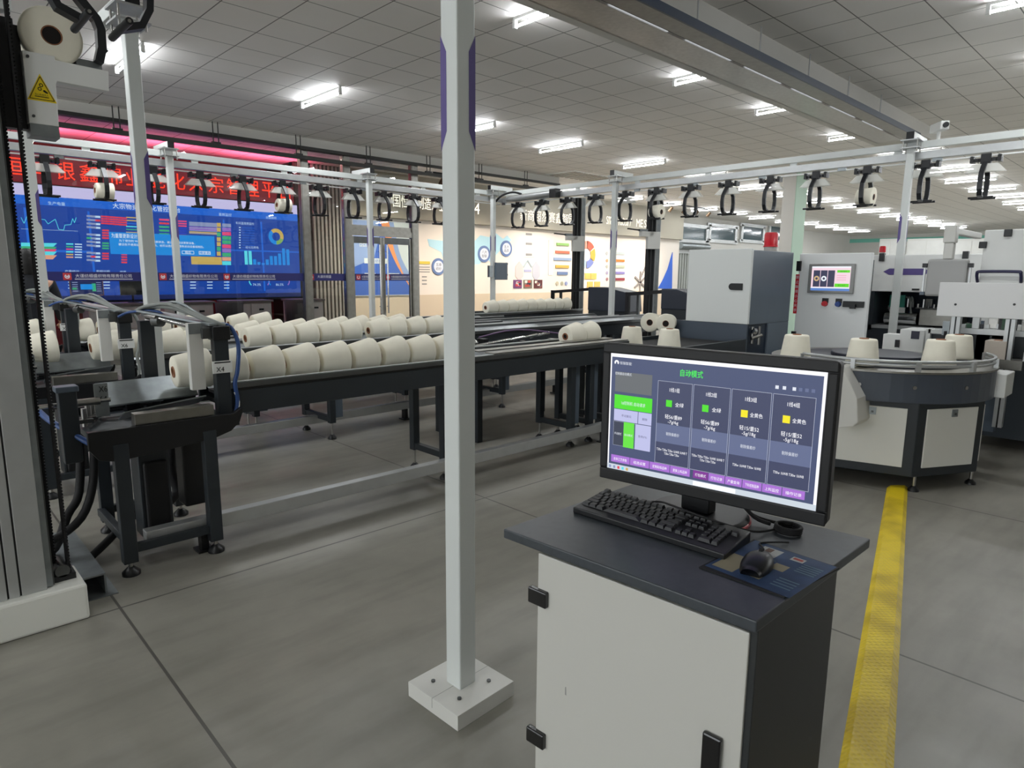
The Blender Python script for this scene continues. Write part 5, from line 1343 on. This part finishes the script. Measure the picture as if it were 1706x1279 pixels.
# transfer gear between the conveyors
t = thing('transfer_gear', 'cluster of small steel transfer devices between the nearest and middle conveyors', 'machine', (4.8, 4.95, 0)); g = t.location
random.seed(21)
b = MB(g); b.bb(3.9, 5.6, 4.6, 5.3, .7, .78, dark); 
for x in (4.0, 5.5):
    for y in (4.65, 5.25): b.bb(x-.03, x+.03, y-.03, y+.03, 0, .7, dark)
b.build('stand', t)
b = MB(g)
for i in range(30):
    x = random.uniform(3.95, 5.5); y = random.uniform(4.65, 5.25); s = random.uniform(.03, .08)
    b.box((x, y, .78+s*.8), (s, s*random.uniform(.6, 1.6), s*random.uniform(.8, 2)), random.choice((steel, darksteel, galv, black, satin)))
b.build('valve_blocks', t)
b = MB(g)
for i in range(4): b.cyl((4.0+i*.35, 4.7+.1*i, .92), (4.5+i*.3, 4.75+.1*i, .95), .014, chrome, seg=10)
b.lathe((4.3, 5.2, .86), (4.3, 5.2, .96), [(.11, 0), (.14, .4), (.09, .8), (.03, 1)], chrome, 20); b.build('piston_rods', t)
b = MB(g); b.tube([(4.4, 5.1, .95), (4.8, 4.95, 1.02), (5.3, 4.75, .96)], .008, mat('violet_hose', (120, 96, 130), .5)); b.build('hose', t)

# ================================================================== FLOOR COVER
t = MB()
e = [(2.0, .655, .005), (2.0, .655, .012), (5.44, 1.50, .012), (5.44, 1.50, .005)]
L0 = Vector((1.6, .505)); L1 = Vector((5.44, 1.505)); R0 = Vector((1.73, .375)); R1 = Vector((5.56, 1.395))
vs = [(*L0, 0), (*R0, 0), (*R1, 0), (*L1, 0)]
d = (R0-L0)*.16; d1 = (R1-L1)*.16
vs += [(*(L0+d), .02), (*(R0-d), .02), (*(R1-d1), .02), (*(L1+d1), .02)]
t.add(vs, [(0, 3, 2, 1), (4, 5, 6, 7), (0, 1, 5, 4), (1, 2, 6, 5), (2, 3, 7, 6), (3, 0, 4, 7)], treadm)
o = t.build('cable_ramp'); tag(o, 'yellow tread plate cable ramp running across the floor to the turntable', 'cable ramp')
for k, (u, v) in enumerate(((.08, .0), (.3, .0), (.3, 1), (.62, .0), (.62, 1))): pass

# ================================================================== DESK
ZD = .975
cA, cB, cC, cD = Vector((1.055, 1.13)), Vector((1.60, 1.126)), Vector((1.668, .485)), Vector((1.096, .492))   # left, back, right, front corners
t = thing('console_desk', 'white and charcoal computer console desk in the right foreground', 'desk', (1.35, .8, 0)); g = t.location
b = MB(g); b.prism([tuple(cA), tuple(cD), tuple(cC), tuple(cB)], ZD-.024, ZD, deskm); b.build('desk_top', t, .003)
u = (cD-cA).normalized(); n = Vector((-u.y, u.x))          # along the front edge; n points back from the door
if n.x < 0: n = -n
f0 = cA+u*.102+n*.028; f1 = cD+n*.012-u*0.002
bk = .48
b = MB(g); b.prism([tuple(f0+n*.004), tuple(f1+n*.004), tuple(f1+n*bk), tuple(f0+n*bk)], .06, ZD-.024, mat('desk_side_charcoal', (42, 45, 46), .45)); b.build('carcass', t, .002)
dl = f0+u*.004; dr = f1-u*.014
M = Matrix(((u.x, 0, -n.x, dl.x), (u.y, 0, -n.y, dl.y), (0, 1, 0, 0), (0, 0, 0, 1)))
Ld = (dr-dl).length
b = MB(g); b.prism([(0, .08), (Ld, .08), (Ld, ZD-.034), (0, ZD-.034)], 0, .018, mat('desk_door_white', (202, 201, 194), .42), M); dr_ = b.build('door', t, .002)
for z in (.832, .455):
    b = MB(g); b.prism([(-.022, z-.02), (.034, z-.02), (.034, z+.02), (-.022, z+.02)], .014, .03, gloss, M); b.build('door_hinge', t, .003)
b = MB(g); b.prism([(Ld-.075, .55), (Ld-.035, .55), (Ld-.035, .704), (Ld-.075, .704)], .018, .03, gloss, M); b.build('door_handle', dr_, .004)
b = MB(g); b.prism([(.09, .61), (.094, .61), (.093, .632), (.09, .63)], .018, .0184, mat('scuff', (150, 150, 146), .6), M); b.build('scuff_mark', dr_)

# monitor
mTL, mBR = Vector((1.375, 1.061, 1.396)), Vector((1.455, .537, 1.084))
r_ = Vector((.079, -.5225, 0)); ru = r_.normalized(); dn_ = Vector((0, 0, -1)); nm_ = Vector((ru.y, -ru.x, 0))
if nm_.x > 0: nm_ = -nm_                                   # towards the viewer
t = thing('computer_monitor', 'black desktop monitor showing a dark blue control program, on the console desk', 'monitor', (1.48, .84, ZD)); g = t.location
Mm = Matrix(((ru.x, 0, nm_.x, mTL.x), (ru.y, 0, nm_.y, mTL.y), (0, 1, 0, mTL.z), (0, 0, 0, 1)))
wS, hS = r_.length, .312
bz = mat('bezel_black', (7, 7, 10), .5)
def rrect(x0, y0, x1, y1, r, n=5):
    pts = []
    for cx_, cy_, a0 in ((x1-r, y1-r, 0), (x0+r, y1-r, 90), (x0+r, y0+r, 180), (x1-r, y0+r, 270)):
        for i in range(n+1): a = R(a0+90*i/n); pts.append((cx_+r*math.cos(a), cy_+r*math.sin(a)))
    return pts
b = MB(g); b.prism(rrect(-.024, -hS-.032, wS+.024, .026, .012), -.035, -.002, bz, Mm)
for x0, x1, y0, y1 in ((-.024, wS+.024, 0, .026), (-.024, wS+.024, -hS-.032, -hS), (-.024, 0, -hS, 0), (wS, wS+.024, -hS, 0)):
    b.prism([(x0+.002, y0+.001), (x1-.002, y0+.001), (x1-.002, y1-.001), (x0+.002, y1-.001)], -.002, .004, bz, Mm)
b.build('housing', t, .003)
s = MB(g); s.prism(rrect(.1, -hS-.01, wS-.1, -.05, .03), -.065, -.035, black, Mm); s.build('back_cover', t, .008)
b = MB(g)
P = Panel(b, mTL+nm_*.0005, r_, dn_*hS)
c_bg = em('ui_bg', (66, 76, 112)); c_pan = em('ui_panel', (58, 64, 96)); c_lt = em('ui_light', (96, 106, 142)); c_line = em('ui_line', (190, 196, 214)); c_w = em('ui_white', (250, 250, 255), 1.1)
c_g = em('ui_green', (76, 224, 32)); c_g2 = em('ui_green2', (100, 226, 60)); c_lav = em('ui_lavender', (190, 192, 232)); c_y = em('ui_yellow', (246, 232, 10)); c_p = em('ui_purple', (170, 112, 212)); c_pd = em('ui_purple_dark', (128, 46, 150))
c_gt = em('ui_title_green', (70, 236, 84)); c_dkk = em('ui_dark', (52, 58, 78)); c_ol = em('ui_olive', (100, 104, 108)); c_tb = em('ui_taskbar', (206, 216, 226)); c_txt = em('ui_text', (226, 230, 240)); c_dt = em('ui_darktext', (80, 80, 120))
P.rect(0, 0, 1, 1, c_w, 0); P.rect(.008, .028, .988, .955, c_bg, 1); P.rect(0, .955, 1, 1, c_tb, 1)
P.ring(.035, .075, .007, .021, -130, 130, c_w, 2); P.text('恒瑞智能', .085, .075, .026, c_txt, 2)
P.text('自动模式', .425, .105, .058, c_gt, 3, .11, .012)
P.rect(.03, .15, .23, .32, c_ol, 2); P.text('控制器自动模式', .075, .165, .024, c_txt, 3, .09)
P.rect(.03, .345, .235, .465, c_g, 2); P.text('1#控制机 启动请求', .135, .41, .032, c_txt, 3, .13)
P.rect(.03, .47, .235, .57, c_lav, 2); P.rect(.162, .47, .165, .57, c_dt, 3); P.text('手动复位', .1, .52, .022, c_dt, 3); P.text('解除', .2, .525, .022, c_dt, 3)
P.rect(.03, .575, .086, .785, c_dkk, 2); P.frame(.03, .575, .235, .785, .001, c_line, 3); P.rect(.088, .572, .146, .79, c_g2, 4); P.rect(.152, .575, .235, .79, c_lav, 4)
P.text('手动模式', .058, .68, .022, c_txt, 5, .04); P.text('自动模式', .117, .68, .02, c_txt, 5, .045); P.text('急停(F3)', .193, .675, .024, c_dt, 5, .06)
for i in range(4):
    x0 = .262+i*.1775; x1 = x0+.172; xc = (x0+x1)/2; y0 = .185; y1 = .868
    P.rect(x0, y0, x1, y1, c_pan, 2); P.rect(x0, .535, x1, .69, c_lt, 3); P.frame(x0, y0, x1, y1, .0016, c_line, 4)
    P.text('1线%d组' % (i+1), xc, .25, .036, c_w, 5, .05)
    sx = .024; P.rect(xc-.04, .335, xc-.04+.03, .39, (c_g, c_g, c_y, c_y)[i], 5); P.text(('全绿', '全绿', '全黄色', '全黄色')[i], xc+.027, .365, .034, c_w, 5, .055)
    P.text(('轻56/重89', '轻56/重89', '轻15/重52', '轻15/重52')[i], xc, .47, .036, c_w, 5, .085); P.text(('-7g/6g', '-7g/6g', '-5g/18g', '-5g/18g')[i], xc, .515, .034, c_w, 5, .06)
    P.text('剔除偏差纱', xc, .612, .028, c_txt, 5, .066)
    P.text(('T30w T30w T30w 1kW8 1kW8 T', 'T30w T30w T30w 1kW8 1kW8 T', 'T30w 1kW8 T30w 1kW8', 'T30w 1kW8 T30w 1kW8')[i], xc, .75 if i < 2 else .765, .02, c_w, 5, .155 if i < 2 else .125)
    if i < 2: P.text('T30w T30w T30w', xc, .778, .02, c_w, 5, .075)
xs = [.022, .124, .222, .325, .432, .445, .525, .602, .678, .756, .87-.035, .925]
bt = (('总体工艺参数', .022, .128), ('组选设置', .129, .235), ('定制码垛品种', .236, .342), ('更换上料品种', .343, .444), ('打包模式', .458, .532), ('打包记录', .533, .61), ('产量查询', .611, .688), ('下料控制品种', .689, .775), ('上料监控', .776, .86), ('操作记录', .861, .955))
for i, (s_, x0, x1) in enumerate(bt):
    P.rect(x0, .872, x1-.002, .935, c_pd if i == 4 else c_p, 2 if i != 4 else 2); P.text(s_, (x0+x1)/2, .904, .026, c_w, 4, (x1-x0)*.7)
for i, mt in enumerate((e_gy, e_gy, e_rd, e_cy, e_gd)): P.rect(.012+i*.024, .966, .024+i*.024, .99, mt, 3)
P.rect(.46, .96, .66, .995, c_w, 2)
for x in (.8, .83, .87, .895, .92, .945): P.rect(x, .125, x+.014, .15, c_txt if x < .88 else c_lt, 3)
b.build('screen', t)
bx = Vector((1.485, .845))
s = MB(g); s.bb(bx.x-.02, bx.x+.02, bx.y-.04, bx.y+.04, ZD+.02, 1.2, black); s.build('neck', t, .004)
s = MB(g); s.lathe((bx.x, bx.y, ZD), (bx.x, bx.y, ZD+.016), [(.13, 0), (.133, .2), (.133, .6), (.129, .7)], redmet, 48); s.lathe((bx.x, bx.y, ZD+.0112), (bx.x, bx.y, ZD+.02), [(.1285, 0), (.128, .4), (.12, 1)], black, 48); s.build('round_base', t)

# keyboard
kA, kB, kC, kD = Vector((1.268, 1.088)), Vector((1.42, 1.10)), Vector((1.43, .672)), Vector((1.288, .662))   # near-left, far-left, far-right, near-right
t = thing('keyboard', 'black computer keyboard in front of the monitor on the console desk', 'keyboard', (1.35, .88, ZD)); g = t.location
def kp(u, v, z): p = kA.lerp(kD, u).lerp(kB.lerp(kC, u), v); return Vector((p.x, p.y, z))   # u along the length, v away from the user
ZK = lambda v: ZD+.016+.012*v
vs = [kp(0, 0, ZD), kp(1, 0, ZD), kp(1, 1, ZD), kp(0, 1, ZD), kp(0, 0, ZK(0)), kp(1, 0, ZK(0)), kp(1, 1, ZK(1)), kp(0, 1, ZK(1))]
MB(g).add(vs, [(3, 2, 1, 0), (4, 5, 6, 7), (0, 1, 5, 4), (1, 2, 6, 5), (2, 3, 7, 6), (3, 0, 4, 7)], mat('keyboard_case', (20, 21, 24), .4)).build('case', t, .003)
keym = mat('keycap_black', (30, 31, 34), .45)
def key(u0, u1, v0, v1):
    b = MB(g); z = .0075; s_ = .12
    lo = [kp(u, v, ZK(v)) for u, v in ((u0, v0), (u1, v0), (u1, v1), (u0, v1))]
    du, dv = (u1-u0)*s_, (v1-v0)*s_
    hi = [kp(u, v, ZK(v)+z) for u, v in ((u0+du, v0+dv), (u1-du, v0+dv), (u1-du, v1-dv), (u0+du, v1-dv))]
    b.add(lo+hi, [(4, 5, 6, 7), (0, 1, 5, 4), (1, 2, 6, 5), (2, 3, 7, 6), (3, 0, 4, 7)], keym); b.build('key', t)
rv = [(.84, .95), (.665, .775), (.545, .655), (.425, .535), (.305, .415), (.185, .295)]
def krow(r, widths, u0=.02, unit=.0425):
    u = u0
    for w in widths:
        if w > 0: key(u+.002, u+w*unit-.002, *rv[r])
        u += abs(w)*unit
krow(0, [1, -1, 1, 1, 1, 1, -.5, 1, 1, 1, 1, -.5, 1, 1, 1, 1]); krow(1, [1]*13+[2]); krow(2, [1.5]+[1]*12+[1.5]); krow(3, [1.75]+[1]*11+[2.25]); krow(4, [2.25]+[1]*10+[2.75]); krow(5, [1.25, 1.25, 1.25, 6.25, 1.25, 1.25, 1.25, 1.25])
for r in (0, 1, 2): krow(r, [1, 1, 1], .672, .04)
krow(4, [-1, 1, -1], .672, .04); krow(5, [1, 1, 1], .672, .04)
krow(1, [1, 1, 1, 1], .81, .04); krow(2, [1, 1, 1], .81, .04); krow(3, [1, 1, 1], .81, .04); krow(4, [1, 1, 1], .81, .04); krow(5, [2, 1], .81, .04)
b = MB(g); b.add([kp(.93, .545, ZK(.6)), kp(.968, .545, ZK(.6)), kp(.968, .655, ZK(.65)+.0), kp(.93, .655, ZK(.65))], [(0, 1, 2, 3)], keym); b.build('pad_edge', t)
b = MB(g); b.tube([(1.425, .98, ZD+.02), (1.45, .985, ZD+.012), (1.44, .93, ZD+.03), (1.40, .86, ZD+.045), (1.405, .78, ZD+.038), (1.445, .715, ZD+.02), (1.49, .68, ZD+.008), (1.56, .655, ZD+.007)], .0028, rubber); b.build('cord', t)

# mouse and pad
t = thing('mouse_pad', 'blue printed mouse pad at the right corner of the console desk', 'mouse pad', (1.32, .6, ZD)); g = t.location
pA, pB_, pC_, pD_ = Vector((1.217, .682)), Vector((1.447, .672)), Vector((1.438, .4725)), Vector((1.220, .496))
b = MB(g); b.prism([tuple(pA), tuple(pD_), tuple(pC_), tuple(pB_)], ZD, ZD+.003, rubber); b.build('rubber_base', t)
b = MB(g); P = Panel(b, (pB_.x, pB_.y-.003, ZD+.0032), (pC_.x-pB_.x, pC_.y-pB_.y+.006, 0), (pD_.x-pC_.x, pA.y-pB_.y, 0))
P.n = Vector((0, 0, 1))
mpb = mat('pad_blue', (40, 66, 104), .7, noise=.25, nscale=20); mps = mat('pad_sand', (150, 142, 116), .7); mpp = mat('pad_pale', (176, 178, 176), .7); mpr = mat('pad_red', (160, 60, 50), .7); mpt = mat('pad_text', (96, 124, 140), .7)
def prect(u0, v0, u1, v1, mt, k):
    b.add([P.p(u0, v0, k*.4), P.p(u0, v1, k*.4), P.p(u1, v1, k*.4), P.p(u1, v0, k*.4)], [(0, 1, 2, 3)], mt)
prect(.01, .01, .99, .99, mpb, 0); prect(.05, .5, .3, .92, mps, 1); prect(.18, .08, .42, .3, mpp, 1); prect(.24, .1, .32, .2, mat('pad_brown', (90, 60, 44), .7), 2); prect(.55, .1, .7, .2, mpp, 1); prect(.57, .12, .68, .17, mpr, 2); prect(.5, .38, .66, .54, mps, 1); prect(.42, .72, .58, .86, mps, 1)
for i in range(5): prect(.72, .2+i*.05, .94, .22+i*.05, mpt, 1)
for i in range(4): prect(.7, .66+i*.06, .92, .68+i*.06, mpt, 1)
prect(.35, .33, .46, .345, mpt, 1); prect(.35, .36, .48, .375, mpt, 1)
b.build('printed_top', t)
t = thing('computer_mouse', 'black computer mouse on the blue mouse pad', 'mouse', (1.312, .598, ZD+.003), R(12)); 
# body: lofted cross sections, long axis along local X (+X is the button end)
b = MB(); vs = []; fs = []; ns = 12; nx = 11
for i in range(nx):
    u = i/(nx-1); x = -.058+.116*u; w = .032*math.sin(PI*(.12+.78*u))**.5; hgt = .034*math.sin(PI*(.1+.74*u))**.7*(1-.25*u)
    for k in range(ns+1):
        a = PI*k/ns; vs.append((x, w*math.cos(a), hgt*math.sin(a)**.8))
for i in range(nx-1):
    for k in range(ns): fs.append((i*(ns+1)+k, i*(ns+1)+k+1, (i+1)*(ns+1)+k+1, (i+1)*(ns+1)+k))
fs.append(tuple(range(ns+1))); fs.append(tuple(range((nx-1)*(ns+1), nx*(ns+1)))[::-1])
b.add(vs, fs, mat('mouse_black', (20, 22, 25), .35), None, True); b.build('shell', t)
b = MB(); b.cyl((.03, -.004, .022), (.03, .004, .022), .009, rubber, seg=14); b.build('wheel', t)
b = MB(); b.bb(.03, .058, -.0006, .0006, .006, .02, rubber); b.build('button_gap', t)
b = MB(); b.tube([(.055, 0, .01), (.09, .01, .008), (.125, .025, .003), (.15, .0, .003), (.17, -.03, .003)], .0022, rubber); b.build('cord', t)
t = thing('coiled_cable', 'black coiled monitor cable lying behind the mouse pad', 'cable', (1.55, .64, ZD)); g = t.location
b = MB(g)
for k in range(3):
    pts = [(1.555+.026*math.cos(a_)+.002*k, .638+.03*math.sin(a_), ZD+.006+.005*k) for a_ in [R(i*30) for i in range(13)]]
    b.tube(pts, .0042, rubber, sub=2)
b.build('coil', t)
b = MB(g); b.tube([(1.50, .80, 1.12), (1.53, .76, 1.04), (1.545, .72, ZD+.02), (1.55, .68, ZD+.012)], .005, rubber); b.build('cable', t)
b = MB(g); b.tube([(1.505, .815, 1.12), (1.54, .775, 1.05), (1.56, .735, ZD+.02), (1.57, .67, ZD+.012)], .004, rubber); b.build('cable', t)

# security camera box over the right hand pole
q = onX(1565, 212, 9.25)
t = thing('security_camera', 'small white camera box on the overhead rail beside the end of the drop beam', 'camera', (9.25, q.y, 3.21)); g = t.location
b = MB(g); b.box((9.25, q.y, q.z), (.26, .1, .1), white, R(40)); b.build('housing', t, .012)
b = MB(g); b.cyl((9.25, q.y, 3.2), (9.25, q.y, q.z-.04), .02, white); b.build('bracket', t)
b = MB(g); b.cyl((9.15, q.y-.085, q.z), (9.13, q.y-.1, q.z), .03, black); b.build('lens', t)

# ================================================================== RENDER SETTINGS
sc = bpy.context.scene
w = bpy.data.worlds.new('world'); sc.world = w; w.use_nodes = True
w.node_tree.nodes['Background'].inputs[0].default_value = (.92, .97, 1, 1); w.node_tree.nodes['Background'].inputs[1].default_value = 3.5  # surround light that enters through the added wall openings
sc.view_settings.view_transform = 'Standard'; sc.view_settings.look = 'None'; sc.view_settings.exposure = 0; sc.view_settings.gamma = 1
sc.view_settings.use_curve_mapping = False
sc.cycles.max_bounces = 8; sc.cycles.transparent_max_bounces = 12; sc.cycles.sample_clamp_indirect = 6
